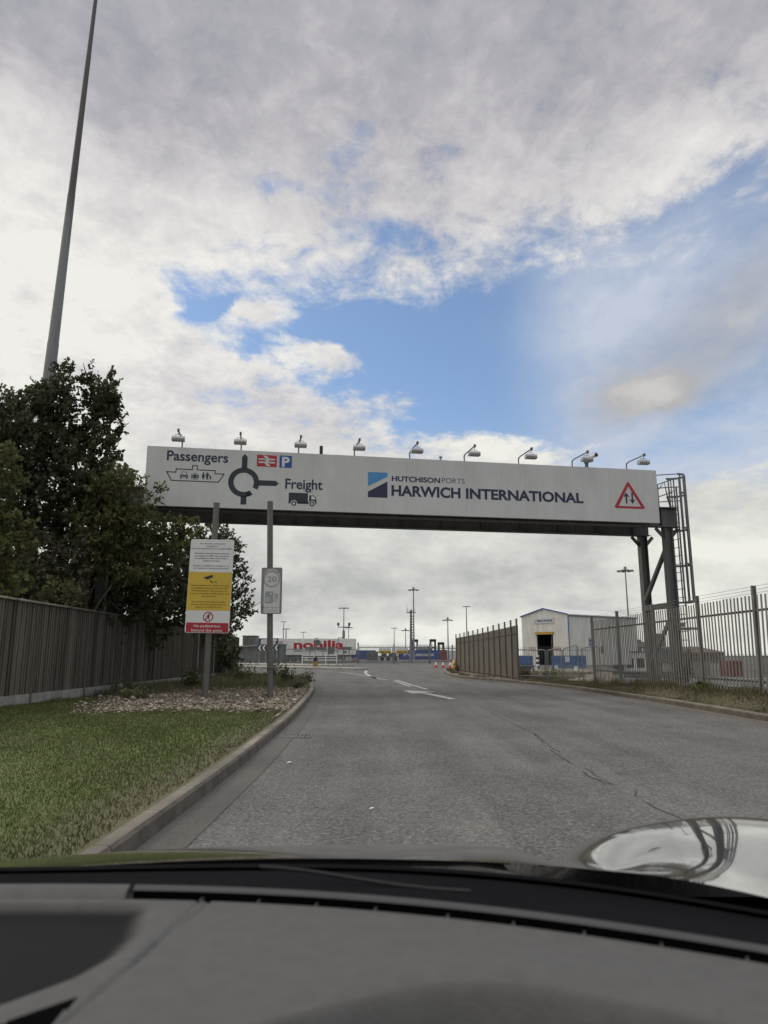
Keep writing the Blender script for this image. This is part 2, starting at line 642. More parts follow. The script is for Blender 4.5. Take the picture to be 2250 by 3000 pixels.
def asphalt(name, col, chips=1.0, chip_scale=75.0):
    m, t, p = new_mat(name)
    co, x, y, z = obj_xyz()
    v = t.nodes.new('ShaderNodeTexVoronoi')
    v.inputs['Scale'].default_value = chip_scale
    t.links.new(co, v.inputs['Vector'])
    sp = t.nodes.new('ShaderNodeSeparateColor')
    t.links.new(v.outputs['Color'], sp.inputs[0])
    chip = X(sp.outputs[0])
    n1 = noise(co, 28.0, 6, 0.75)
    n2 = noise(co, 0.55, 6, 0.6)
    n3 = noise(xyz(x * 1.6, y * 0.16, 0.0), 1.0, 5, 0.6)
    k = 0.72 + (chip - 0.5) * 0.55 * chips + (n1 - 0.5) * 1.1 * chips + (n2 - 0.5) * 0.75 + (n3 - 0.5) * 0.8 + sstep(chip, 0.93, 1.0) * 0.4 * chips
    c_ = t.nodes.new('ShaderNodeMix')
    c_.data_type = 'RGBA'
    c_.blend_type = 'MULTIPLY'
    c_.inputs[0].default_value = 1.0
    c_.inputs[6].default_value = (*col, 1)
    cc = xyz(k, k, k)
    t.links.new(cc, c_.inputs[7])
    t.links.new(c_.outputs[2], p.inputs['Base Color'])
    p.inputs['Roughness'].default_value = 0.85
    p.inputs['Specular IOR Level'].default_value = 0.3
    bump(p, n1 + chip * 0.7, 0.5 * chips + 0.05, 0.012)
    return m


M_road = asphalt('road_asphalt', (0.170, 0.164, 0.150), 1.05, 66.0)
M_smooth = asphalt('smooth_channel_asphalt', (0.134, 0.127, 0.113), 0.3, 60)
M_yard = asphalt('yard_surface', (0.145, 0.14, 0.13), 0.5, 12)
M_kerb = mat('kerb_concrete', (0.180, 0.160, 0.126), 0.85, 0, 0.25, 2.2, 0.3, 70, ((0.12, 0.10, 0.075), 0.75))
M_dirt = mat('dusty_dirt', (0.16, 0.135, 0.10), 0.95, 0, 0.3, 1.5, 0.4, 30, ((0.09, 0.085, 0.05), 0.6))

gx = np.concatenate([[-4000, -1500, -600, -250, -120, -70], np.arange(-50, 131, 3.0), [160, 200, 300, 450, 800, 1600, 4000]])
gy = np.concatenate([[-600, -200, -60], np.arange(-20, 140, 3.0), [150, 170, 200, 250, 320, 450, 700, 1200, 2500, 5000]])
struct(grid('ground', gx, gy, yard_z, M_yard))


def flat(name, pts, z, mat_):
    me = bpy.data.meshes.new(name)
    tr = tessellate_polygon([[Vector((a, b, 0)) for a, b in pts]])
    me.from_pydata([(a, b, z) for a, b in pts], [], [tuple(q) for q in tr])
    import bmesh
    bm = bmesh.new()
    bm.from_mesh(me)
    for f in bm.faces:
        if f.normal.z < 0:
            f.normal_flip()
    bm.to_mesh(me)
    bm.free()
    return struct(link_mesh(name, me, mat_))


flat('road', [(-9, -6), (7.4, -6), (7.4, 25), (6.3, 30), (5.4, 34), (4.6, 38), (4.4, 50), (5.2, 58), (12, 63), (12, 98), (-70, 98), (-70, 40), (-9, 40)], 0.004, M_road)


def smooth_line(pts, step):
    """Catmull-Rom resampled at even arc length"""
    P = [np.array(q, float) for q in pts]
    P = [2 * P[0] - P[1]] + P + [2 * P[-1] - P[-2]]
    o = []
    for i in range(1, len(P) - 2):
        for k in range(24):
            t = k / 24
            a, b, c_, d = P[i - 1], P[i], P[i + 1], P[i + 2]
            o.append(0.5 * (2 * b + (c_ - a) * t + (2 * a - 5 * b + 4 * c_ - d) * t * t + (3 * b - a - 3 * c_ + d) * t ** 3))
    o.append(P[-2])
    o = np.array(o)
    s = np.concatenate([[0], np.cumsum(np.linalg.norm(np.diff(o, axis=0), axis=1))])
    n = max(2, int(round(s[-1] / step)) + 1)
    q = np.linspace(0, s[-1], n)
    return np.stack([np.interp(q, s, o[:, 0]), np.interp(q, s, o[:, 1])], -1)


def normals(L):
    t = np.gradient(L, axis=0)
    t /= np.linalg.norm(t, axis=1)[:, None]
    return np.stack([-t[:, 1], t[:, 0]], -1)          # to the left of travel


def ribbon(name, L, prof, mat_, gap=0.0, parent=None, dirt_shade=None):
    N = normals(L)
    vs, fs = [], []
    m = len(prof)

    def ring(p, n):
        return [(p[0] + n[0] * d, p[1] + n[1] * d, z) for d, z in prof]
    for i in range(len(L) - 1):
        e = (L[i + 1] - L[i])
        e = e / np.linalg.norm(e) * gap
        a, b = ring(L[i] + e, N[i]), ring(L[i + 1] - e * 0.0, N[i + 1])
        n0 = len(vs)
        vs += a + b
        for k in range(m - 1):
            fs.append((n0 + k, n0 + k + 1, n0 + m + k + 1, n0 + m + k))
        if gap:
            fs.append(tuple(n0 + k for k in range(m)))
            fs.append(tuple(n0 + m + k for k in reversed(range(m))))
    me = bpy.data.meshes.new(name)
    me.from_pydata(vs, [], fs)
    import bmesh
    bm = bmesh.new()
    bm.from_mesh(me)
    bmesh.ops.recalc_face_normals(bm, faces=bm.faces)
    bm.to_mesh(me)
    bm.free()
    o = link_mesh(name, me, mat_, parent)
    if dirt_shade:                      # upright faces darker: road dirt, with the kerb's own shade painted in
        me.materials.append(dirt_shade)
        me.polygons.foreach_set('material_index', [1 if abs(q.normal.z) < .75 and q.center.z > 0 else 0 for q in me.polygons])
    return o


KL = [(-1.50, -4), (-1.49, 4), (-1.50, 7.8), (-1.55, 9.8), (-1.62, 12.7), (-1.85, 17.5), (-2.20, 23), (-2.72, 28), (-3.35, 32), (-4.5, 35.6), (-6.6, 38.6), (-10, 41), (-16, 43), (-40, 47)]
KR = [(6.72, -4), (6.72, 12), (6.76, 16), (6.70, 20), (6.35, 26), (5.6, 30.3), (4.95, 33.4), (4.2, 36), (3.85, 38.5), (3.75, 41), (3.85, 46), (4.1, 50), (4.4, 54), (5.1, 57.5), (7, 60.5), (12, 62.5)]
kprofL = [(0.0, -0.05), (0.012, 0.095), (0.03, 0.118), (0.045, 0.122), (0.118, 0.122), (0.118, -0.05)]
LL, LR = smooth_line(KL, 0.915), smooth_line(KR, 0.915)
t = M_kerb.node_tree
X.nt = t
g = t.nodes.new('ShaderNodeNewGeometry')
p = t.nodes['Principled BSDF']
old = p.inputs['Base Color'].links[0].from_socket
k_ = 0.78 + X(g.outputs['Random Per Island']) * 0.44
mm = t.nodes.new('ShaderNodeMix')
mm.data_type = 'RGBA'
mm.blend_type = 'MULTIPLY'
mm.inputs[0].default_value = 1.0
t.links.new(old, mm.inputs[6])
t.links.new(xyz(k_, k_, k_), mm.inputs[7])
t.links.new(mm.outputs[2], p.inputs['Base Color'])
M_kface = mat('kerb_face_dirt_and_shade', (0.118, 0.102, 0.080), 0.9, 0, 0.3, 3.5, 0.25, 60, ((0.075, 0.065, 0.05), 0.6))  # dirt tone taken darker to include shade on the face
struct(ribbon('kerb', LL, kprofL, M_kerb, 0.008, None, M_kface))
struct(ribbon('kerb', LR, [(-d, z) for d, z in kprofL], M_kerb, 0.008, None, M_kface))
struct(ribbon('channel', smooth_line(KL[:9], 0.6), [(-0.001, 0.009), (-0.29, 0.009)], M_smooth))
M_gutter = mat('gutter_dust', (0.155, 0.13, 0.10), 0.95, 0, 0.25, 3.0, 0.2, 60)
struct(ribbon('gutter', smooth_line(KR[:14], 0.6), [(0.001, 0.009), (0.16, 0.009)], M_gutter))

kl_y, kl_x = np.array([q[1] for q in LL]), np.array([q[0] for q in LL])
kr_y, kr_x = np.array([q[1] for q in LR]), np.array([q[0] for q in LR])


def KLX(y): return np.interp(y, kl_y, kl_x)
def KRX(y): return np.interp(y, kr_y, kr_x)


# left verge: lawn, then a stony bed round the posts, then rough grass
m, t, p = new_mat('verge_soil_and_grass')
co, x, y, z = obj_xyz()
n1, n2, n3 = noise(co, 1.2, 6, 0.65), noise(co, 14.0, 5, 0.7), noise(co, 60.0, 3, 0.7)
lawn_c = rgbmix(sstep(n1 * 0.6 + n2 * 0.4, 0.3, 0.7), (0.092, 0.120, 0.032), (0.128, 0.152, 0.050))
dry_c = rgbmix(n2, (0.085, 0.076, 0.044), (0.13, 0.114, 0.074))
stone_c = rgbmix(sstep(n3, 0.3, 0.7), (0.105, 0.088, 0.060), (0.19, 0.160, 0.118))
bed = sstep(y + (n1 - 0.5) * 2.6, 14.6, 15.3) * sstep(y + (n1 - 0.5) * 3.0, 25.5, 23.5) * sstep(x + y * 0.16 + (n1 - 0.5) * 2.0, -4.9, -4.2)
c1 = rgbmix(bed, lawn_c, stone_c)
edge = sstep(x + (n1 - 0.5) * 1.0 + (n2 - 0.5) * 0.35, -2.30, -1.85) * sstep(y, 22.0, 16.0)
c1 = rgbmix(edge * 0.7, c1, dry_c)
t.links.new(c1, p.inputs['Base Color'])
p.inputs['Roughness'].default_value = 0.95
bump(p, n2 + n3 * 0.5, 0.6, 0.03)
M_verge = m
ysL = np.concatenate([np.arange(-4, 40, 0.4)])
us = np.linspace(0, 1, 26)
vs_, fs_ = [], []
rng = np.random.default_rng(5)


def verge_left_z(x, y):
    u = np.clip((KLX(y) - x) / 6.0, 0, 1)
    return 0.112 - 0.07 * u + 0.02 * np.sin(x * 1.7 + y * 0.6) * ss(u * 3)


VL = np.array([[(KLX(yv) - 0.112) * (1 - u) + (-16.0) * u, yv] for yv in ysL for u in us])
VLz = verge_left_z(VL[:, 0], VL[:, 1])
nx_ = len(us)
i_, j_ = np.meshgrid(np.arange(nx_ - 1), np.arange(len(ysL) - 1))
a_ = (j_ * nx_ + i_).ravel()
struct(npmesh('verge', np.column_stack([VL, VLz]), np.stack([a_, a_ + nx_, a_ + nx_ + 1, a_ + 1], -1), M_verge, None, True))

# right verge: a dry grass bank that climbs to the foot of the fence
m, t, p = new_mat('dry_verge')
co, x, y, z = obj_xyz()
n1, n2, n3 = noise(co, 1.0, 6, 0.65), noise(co, 9.0, 5, 0.7), noise(co, 60.0, 3, 0.7)
c1 = rgbmix(sstep(n1, 0.42, 0.62), (0.115, 0.092, 0.055), (0.055, 0.065, 0.026))
c1 = rgbmix(n2 * 0.6, c1, (0.15, 0.125, 0.08))
t.links.new(c1, p.inputs['Base Color'])
p.inputs['Roughness'].default_value = 0.95
bump(p, n2 + n3 * 0.5, 0.6, 0.03)
M_dry = m


def verge_right_z(x, y):
    rise = 0.27 * ss((27.5 - y) / 9.0)
    return 0.108 + rise * ss((x - 6.95) / 0.65) - (0.108 + rise + 0.06) * ss((x - 8.3) / 1.6)


ysR = np.concatenate([np.arange(-4, 31.6, 0.4)])
us = np.linspace(0, 1, 18)
VR = np.array([[(KRX(yv) + 0.112) * (1 - u) + 10.2 * u, yv] for yv in ysR for u in us])
nx_ = len(us)
i_, j_ = np.meshgrid(np.arange(nx_ - 1), np.arange(len(ysR) - 1))
a_ = (j_ * nx_ + i_).ravel()
struct(npmesh('verge', np.column_stack([VR, verge_right_z(VR[:, 0], VR[:, 1])]), np.stack([a_, a_ + 1, a_ + nx_ + 1, a_ + nx_], -1), M_dry, None, True))
# strip behind the kerb at the sheeted fence, and the waste ground beyond it
ysF = np.arange(31.2, 58, 0.5)
VF = np.array([[(KRX(yv) + 0.112) * (1 - u) + (6.6 + 0.02 * (yv - 31)) * u, yv] for yv in ysF for u in (0, 0.5, 1)])
a_ = np.array([j * 3 + i for j in range(len(ysF) - 1) for i in range(2)])
struct(npmesh('footway', np.column_stack([VF, np.full(len(VF), 0.108)]), np.stack([a_, a_ + 1, a_ + 4, a_ + 3], -1), M_dirt))
flat('waste_ground', [(6.0, 31.7), (10.3, 31.7), (16, 48), (16, 58), (7.5, 58), (6.4, 45)], 0.06, M_dirt)

# islands of the roundabout
M_paved = mat('pale_paving', (0.27, 0.255, 0.22), 0.9, 0, 0.2, 1.0, dirt=((0.17, 0.15, 0.12), 0.5))
for poly in ([(-30, 74), (-15.5, 68.5), (-9.3, 64.8), (-5.2, 61.5), (-1.9, 58.0), (-1.3, 58.6), (-1.6, 60.2), (-3.6, 65.0), (-8.5, 72), (-15, 76.5), (-30, 82)],
             [(-34, 97), (-18, 86), (-9, 79), (-5, 76.3), (-3.3, 76.6), (-3.2, 78), (-5.2, 84), (-14, 99), (-34, 112)]):
    b = MB().prism(poly, 0.0, 0.13, 'z')
    struct(b.build('traffic_island', M_paved))
struct(MB().prism([(-70, 118), (-22, 108), (-12, 105), (-5, 118), (-5, 124), (-70, 126)], -0.02, 0.12, 'z').build('grass_island', mat('rough_green', (0.07, 0.075, 0.035), 0.95, 0, 0.4, 0.8)))

# painted markings, worn
m, t, p = new_mat('worn_road_paint')
co, x, y, z = obj_xyz()
n1, n2 = noise(co, 9.0, 7, 0.75), noise(co, 1.1, 3, 0.5)
w = sstep(n1 * 0.8 + n2 * 0.45, 0.44, 0.66)
t.links.new(rgbmix(w, (0.13, 0.127, 0.12), (0.46, 0.45, 0.42)), p.inputs['Base Color'])
p.inputs['Roughness'].default_value = 0.8
M_paint = m
Z_M = 0.012


def stripe(name, pts, w, mat_=None, z=Z_M):
    L = smooth_line(pts, 0.5)
    return struct(ribbon(name, L, [(w / 2, z), (-w / 2, z)], mat_ or M_paint))


stripe('lane_line', [(1.47, 25.0), (1.08, 29.0), (0.60, 34.2)], 0.13)
stripe('lane_line', [(0.98, 27.2), (0.46, 33.6)], 0.11)
stripe('lane_line', [(0.20, 34.3), (-0.34, 36.6), (-0.70, 40.0), (-1.5, 44.2), (-3.2, 50.7)], 0.16)
stripe('lane_line', [(-0.34, 36.6), (-0.86, 42.4), (-1.25, 49), (-1.33, 55.5)], 0.20)
stripe('lane_line', [(-3.2, 50.7), (-6.5, 58), (-11, 64)], 0.13)
stripe('lane_line', [(-1.3, 49.5), (-2.6, 50.2)], 0.12)
a = Art()
a.poly([(0.62, 24.5), (1.68, 23.25), (1.30, 22.9), (1.62, 21.4), (1.93, 19.5), (1.74, 19.45), (1.42, 21.1), (1.10, 22.45), (0.86, 22.1)])
me = bpy.data.meshes.new('road_arrow')
me.from_pydata([(u, v, Z_M) for u, v in a.v], [], a.f)
struct(link_mesh('road_arrow', me, M_paint))
for pts, w in (([(9.6, 36.5), (15, 36.8), (26, 38.0), (45, 42)], 0.5), ([(11.5, 27.0), (22, 28.0), (40, 33)], 0.12), ([(12.5, 45), (30, 47)], 0.25)):
    L = smooth_line(pts, 1.0)
    zz = 0.02
    o = ribbon('yard_line', L, [(w / 2, 0.0), (w / 2, zz + 0.03), (-w / 2, zz + 0.03), (-w / 2, 0.0)], mat('yard_line_paint', (0.5, 0.49, 0.45), 0.8, 0, 0.15, 1.0))
    co_ = np.array([v.co[:] for v in o.data.vertices])
    co_[:, 2] += yard_z(co_[:, 0], co_[:, 1])
    o.data.vertices.foreach_set('co', co_.astype(np.float32).ravel())
    struct(o)

# opened-up seam and cracks in the carriageway
M_crack = mat('crack_dark', (0.05, 0.047, 0.043), 0.95, 0, 0.3, 20)  # dark strips laid over the asphalt mark the open cracks
rnd = random.Random(3)


def crack(path, w0, w1, wob, skip=0.0):
    L = smooth_line(path, 0.06)
    N = normals(L)
    v, f = [], []
    off = 0.0
    for i in range(len(L)):
        off = off * 0.8 + rnd.uniform(-wob, wob)
        wd = rnd.uniform(w0, w1) * (0.5 + 0.5 * abs(math.sin(i * 0.13)))
        c_ = L[i] + N[i] * off
        v += [(*(c_ + N[i] * wd), 0.0085), (*(c_ - N[i] * wd), 0.0085)]
    i = 0
    while i < len(L) - 1:
        if rnd.random() < skip:
            i += rnd.randint(3, 14)
            continue
        f.append((2 * i, 2 * i + 1, 2 * i + 3, 2 * i + 2))
        i += 1
    return v, f


cv, cf = [], []
for args in (([(2.15, 17.2), (2.19, 13.3), (2.22, 11.1), (2.14, 9.4), (2.08, 7.9), (2.05, 6.9), (2.07, 6.4), (2.12, 5.4)], 0.003, 0.013, 0.014, 0.05),
             ([(2.22, 11.0), (2.10, 9.2), (2.02, 7.6), (2.0, 6.8)], 0.003, 0.014, 0.02, 0.06),
             ([(2.1, 7.9), (2.28, 7.3), (2.24, 6.7), (2.08, 6.2)], 0.002, 0.012, 0.02, 0.05),
             ([(-0.35, 10.55), (0.4, 10.6), (1.3, 10.62)], 0.002, 0.008, 0.008, 0.06),
             ([(1.6, 10.7), (2.15, 10.65)], 0.002, 0.006, 0.008, 0.06)):
    v, f = crack(*args)
    n0 = len(cv)
    cv += v
    cf += [tuple(i + n0 for i in q) for q in f]
me = bpy.data.meshes.new('road_crack')
me.from_pydata(cv, [], cf)
struct(link_mesh('road_crack', me, M_crack))

# drain grate by the kerb, and scraps of litter on the tarmac
t_ = thing('drain_grate', 'iron drain grate in the gutter beside the left kerb', 'drain', (-1.27, 10.65, 0))
b = MB()
b.box(-1.50, -1.04, 10.44, 10.47, -0.03, 0.014).box(-1.50, -1.04, 10.83, 10.86, -0.03, 0.014).box(-1.50, -1.47, 10.47, 10.83, -0.03, 0.014).box(-1.07, -1.04, 10.47, 10.83, -0.03, 0.014)
b.build('frame', M_steel_dark, t_)
b = MB()
for k in range(7):
    b.box(-1.455 + k * 0.057, -1.43 + k * 0.057, 10.47, 10.83, -0.03, 0.011)
b.build('bars', M_steel_dark, t_)
for k, (lx, ly, lab) in enumerate(((-1.02, 8.05, 'white paper scrap lying near the left kerb'), (-0.09, 5.7, 'small white scrap on the tarmac just ahead of the bonnet'), (4.2, 51.5, 'white litter scrap by the far right kerb end'))):
    s_ = (0.035, 0.022, 0.10)[k]
    me = bpy.data.meshes.new('litter_scrap')
    me.from_pydata([(-s_, -s_ * .4, .012), (s_ * .7, -s_ * .5, .02), (s_, s_ * .3, .015), (0, s_ * .6, .02), (-s_ * .8, s_ * .2, .015), (0, 0, .024)], [], [(0, 1, 5), (1, 2, 5), (2, 3, 5), (3, 4, 5), (4, 0, 5)])
    o = link_mesh('litter_scrap', me, M_signwhite)
    o.location = (lx, ly, 0.004)
    tag(o, lab, 'litter', 'litter on the road')

# ------------------------------------------------------------------ the sign gantry over the road
GA, GB = Vector((-7.3, 21.1, 0)), Vector((9.5, 24.1, 0))
g_rz = math.atan2(3.0, 16.8)
gantry = thing('sign_gantry', 'long white overhead sign gantry spanning the road on grey steel legs', 'gantry', GA, g_rz)


def gm(bld, name, mat_, parent=None, **k):
    return bld.build(name, mat_, parent or gantry, world=False, **k)


# sign boards with real panel seams
m, t, p = new_mat('sign_board_cream')
co, x, y, z = obj_xyz()
fx = X.op('ABSOLUTE', X.op('FRACT', x / 1.02 + 0.5) - 0.5)
fz = X.op('ABSOLUTE', z - 7.06 + (noise(xyz(X.op('FLOOR', x / 3.06), 0, 0), 5.0, 0) - 0.5) * 0.02)
seam = xmax(sstep(fx, 0.010, 0.004), sstep(fz, 0.008, 0.004) * 0.6)
n = noise(xyz(x * 1.5, y, z * 0.6), 1.0, 6, 0.6)
s2 = noise(xyz(x * 9.0, y, z * 0.4), 1.0, 5, 0.6)
c1 = rgbmix(sstep(n * 0.85 + s2 * 0.15, 0.3, 0.75), (0.56, 0.56, 0.53), (0.645, 0.645, 0.615))
c1 = rgbmix(seam * 0.22, c1, (0.3, 0.3, 0.27))
t.links.new(c1, p.inputs['Base Color'])
p.inputs['Roughness'].default_value = 0.55
M_board = m
ZB, ZT = 5.615, 7.485
board = gm(MB().box(0, 17.06, -0.05, 0.05, ZB, ZT), 'sign_board', M_board)
FR = Matrix.Translation((0, -0.05, 0))


def art(name, mat_, a, off=0.003, parent=None):
    return a.build(name, mat_, parent or board, FR, off)


art('lettering', M_navy, Art().text('Passengers', .60, 2.45, 7.06, .31, .022).text('Freight', 4.24, 5.42, 6.31, .32, .022))
art('lettering', M_navy, Art().text('HUTCHISON', 7.66, 9.28, 6.70, .17, .034).text('PORTS', 9.34, 10.12, 6.705, .17, -.006)
    .text('HARWICH', 7.65, 9.965, 6.22, .34, .036).text('INTERNATIONAL', 10.15, 14.28, 6.22, .34, .036))
# ferry outline with car, cases and family
a = Art().line([(.62, 6.69), (.89, 6.68), (.90, 6.79), (1.385, 6.785), (1.385, 6.915), (1.525, 6.915), (1.525, 6.785), (2.07, 6.785), (2.07, 6.685), (2.345, 6.685), (2.185, 6.42), (.775, 6.42)], .030, True)
a.line([(1.06, 6.60), (1.085, 6.70), (1.20, 6.70), (1.225, 6.60)], .016).rrect(1.02, 1.265, 6.53, 6.61, .02).rect(1.03, 1.075, 6.49, 6.54).rect(1.21, 1.255, 6.49, 6.54)
a.rrect(1.385, 1.55, 6.51, 6.635, .012).rect(1.35, 1.372, 6.51, 6.63).rect(1.563, 1.585, 6.51, 6.63).line([(1.43, 6.635), (1.43, 6.675), (1.505, 6.675), (1.505, 6.635)], .014).rect(1.36, 1.57, 6.475, 6.487)
for cx, s_ in ((1.72, 1.0), (1.84, 1.0), (1.935, .58)):
    a.disc(cx, 6.49 + .205 * s_, .021 * s_ + .004, 12)
a.poly([(1.70, 6.675), (1.74, 6.675), (1.775, 6.56), (1.745, 6.56), (1.745, 6.49), (1.725, 6.49), (1.72, 6.55), (1.715, 6.49), (1.695, 6.49), (1.695, 6.56), (1.665, 6.56)])
a.poly([(1.80, 6.675), (1.88, 6.675), (1.925, 6.60), (1.91, 6.59), (1.872, 6.64), (1.872, 6.49), (1.848, 6.49), (1.842, 6.57), (1.835, 6.49), (1.81, 6.49), (1.81, 6.63), (1.79, 6.59), (1.775, 6.60)])
a.poly([(1.915, 6.59), (1.955, 6.59), (1.965, 6.53), (1.95, 6.53), (1.95, 6.49), (1.937, 6.49), (1.935, 6.52), (1.932, 6.49), (1.92, 6.49), (1.92, 6.54), (1.905, 6.54)])
art('ferry_symbol', M_slate, a)
art('ferry_symbol_details', M_signwhite, Art().rect(1.095, 1.19, 6.625, 6.68).disc(1.06, 6.57, .017, 10).disc(1.225, 6.57, .017, 10).rect(1.09, 1.195, 6.555, 6.565).rect(1.41, 1.418, 6.52, 6.625).rect(1.515, 1.523, 6.52, 6.625), .006)
# roundabout plan
a = Art().arc(2.955, 6.45, .31, .475, -28, 307, 60)
a.poly([(2.875, 6.90), (3.045, 6.90), (3.045, 7.275), (2.96, 7.37), (2.875, 7.275)])
a.poly([(3.40, 6.365), (3.95, 6.37), (4.04, 6.455), (3.95, 6.54), (3.40, 6.54)])
a.rect(2.88, 3.055, 5.74, 6.01)
a.poly([(3.10, 6.17), (3.225, 6.055), (3.06, 5.99), (3.02, 6.03)])
art('roundabout_symbol', M_slate, a)
# rail and parking symbols
art('rail_symbol', M_red, Art().rect(3.335, 3.955, 6.985, 7.365))
a = Art()
zc, xc = 7.175, 3.645
for k in (1, -1):
    a.rect(xc - .25, xc + .25, zc + (.055 if k > 0 else -.065) - .0, zc + (.065 if k > 0 else -.055) + .0)
for zz in (zc + .052, zc - .052):
    a.rect(xc - .255, xc + .255, zz - .024, zz + .024)
a.poly([(xc - .135, zc + .165), (xc - .03, zc + .165), (xc + .12, zc + .06), (xc + .025, zc + .045)])
a.poly([(xc + .025, zc - .045), (xc - .11, zc + .05), (xc - .0, zc + .055), (xc + .13, zc - .05)])
a.poly([(xc - .115, zc - .045), (xc - .01, zc - .06), (xc + .13, zc - .165), (xc + .02, zc - .165)])
art('rail_arrows', M_signwhite, a, .006)
art('parking_symbol', M_blue, Art().rect(4.04, 4.43, 6.98, 7.375))
art('parking_letter', M_signwhite, Art().text('P', 4.12, 4.36, 7.02, .315, .035), .006)
# lorry
a = Art().rect(4.36, 4.965, 5.85, 6.18).rect(4.36, 5.235, 5.83, 5.90)
a.poly([(5.0, 6.115), (5.185, 6.11), (5.235, 5.95), (5.235, 5.84), (5.0, 5.84)])
art('lorry_symbol', M_slate, a)
art('lorry_gaps', M_signwhite, Art().rect(4.965, 5.0, 5.95, 6.2).poly([(5.07, 6.085), (5.165, 6.085), (5.20, 5.985), (5.07, 5.985)]).disc(4.525, 5.835, .105).disc(5.095, 5.835, .105), .005)
art('lorry_wheels', M_slate, Art().arc(4.525, 5.835, .04, .082).arc(5.095, 5.835, .04, .082), .007)
# port emblem
art('emblem_top', M_sky, Art().poly([(6.88, 6.965), (7.52, 6.965), (7.52, 6.835), (6.88, 6.49)]))
art('emblem_bottom', M_navy, Art().poly([(6.88, 6.31), (7.52, 6.675), (7.52, 6.13), (6.88, 6.13)]))
# two-way traffic warning
art('warning_triangle', M_red, Art().poly([(15.965, 7.03), (15.925, 7.0), (15.42, 6.15), (15.43, 6.10), (15.48, 6.085), (16.48, 6.085), (16.53, 6.11), (16.53, 6.15), (16.01, 7.0)], [(15.965, 6.87), (15.565, 6.165), (16.395, 6.165)]))
art('warning_arrows', M_slate, Art().poly([(15.87, 6.65), (15.77, 6.50), (15.795, 6.475), (15.84, 6.53), (15.84, 6.26), (15.90, 6.26), (15.90, 6.53), (15.95, 6.475), (15.975, 6.50)])
    .poly([(16.09, 6.25), (15.99, 6.40), (16.015, 6.425), (16.06, 6.37), (16.06, 6.64), (16.12, 6.64), (16.12, 6.37), (16.165, 6.425), (16.19, 6.40)]))

# girders: front (behind the board) and rear, with stiffeners and flanges
def girder(y, x0, x1, z0, z1):
    b = MB()
    b.box(x0, x1, y - .012, y + .012, z0 + .025, z1 - .025)
    b.box(x0, x1, y - .15, y + .15, z0, z0 + .025).box(x0, x1, y - .15, y + .15, z1 - .025, z1)
    xx = x0 + .9
    while xx < x1 - .5:
        b.box(xx, xx + .018, y - .13, y - .012, z0 + .025, z1 - .025)
        b.box(xx, xx + .018, y + .012, y + .13, z0 + .025, z1 - .025)
        xx += 1.48
    return b


gm(girder(.36, -1.35, 17.98, 5.55, 6.25), 'girder', M_steel_dark)
gm(girder(2.30, -1.35, 18.0, 5.56, 6.25), 'girder', M_steel_dark)
b = MB()
for k in range(14):
    xx = -1.0 + k * 1.42
    b.box(xx, xx + .1, .512, 2.208, 5.90, 6.0)
    if k < 13:
        b.bar((xx + .1, .55, 5.87), (xx + 1.40, 2.2, 5.87), .07, .05)
gm(b, 'cross_bracing', M_steel_dark)
b = MB()
for k in range(12):
    xx = .6 + k * 1.45
    b.box(xx, xx + .07, .06, .14, ZB + .05, ZT - .05).bar((xx + .035, .14, ZT - .15), (xx + .035, 1.2, 6.26), .05, .05)
gm(b, 'board_supports', M_steel_dark)
b = MB()
b.box(-.3, 17.7, .75, 1.95, 6.27, 6.30)
gm(b, 'walkway', M_galv)
for sx, sy, zt in ((17.55, .36, 5.548), (17.72, 2.30, 5.558), (-1.1, .36, 5.548), (-1.1, 2.36, 5.558)):
    b = MB()
    z0 = -.1
    b.box(sx - .145, sx - .122, sy - .12, sy + .12, z0, zt).box(sx + .122, sx + .145, sy - .12, sy + .12, z0, zt).box(sx - .122, sx + .122, sy - .012, sy + .012, z0, zt)
    for k in (-1, 1):
        b.bar((sx + k * .125, sy, zt - .36), (sx + k * .43, sy, zt - .03), .12, .035, (0, 1, 0))
    b.box(sx - .25, sx + .25, sy - .25, sy + .25, z0, .16)
    gm(b, 'leg', M_steel_dark)
for sx in (17.63, -1.1):
    b = MB()
    b.bar((sx, .49, 5.0), (sx, 2.18, 3.15), .12, .12, (1, 0, 0)).bar((sx, .47, 2.85), (sx, 2.19, 2.85), .16, .19).bar((sx, .49, 2.6), (sx, 2.18, .85), .12, .10, (1, 0, 0))
    gm(b, 'leg_bracing', M_steel_dark)

M_cage = mat('mauve_grey_steel', (0.16, 0.155, 0.155), .55, .1, .2, 2)
# ladder with safety cage at the right-hand end
lx = 17.93
b = MB()
for y_ in (.18, .62):
    b.bar((lx, y_, .25), (lx, y_, 7.0), .035, .055, (0, 1, 0))
z_ = .5
while z_ < 6.9:
    b.cyl((lx, .18, z_), (lx, .62, z_), .012, n=6)
    z_ += .29
gm(b, 'ladder', M_cage)
b = MB()


def hoop(z_, r=.36, ext=.08):
    pts = [(lx, .40 - r, z_)]
    pts += [(lx + ext + r * math.sin(R(a)), .40 - r * math.cos(R(a)), z_) for a in range(0, 181, 15)]
    pts.append((lx, .40 + r, z_))
    return pts


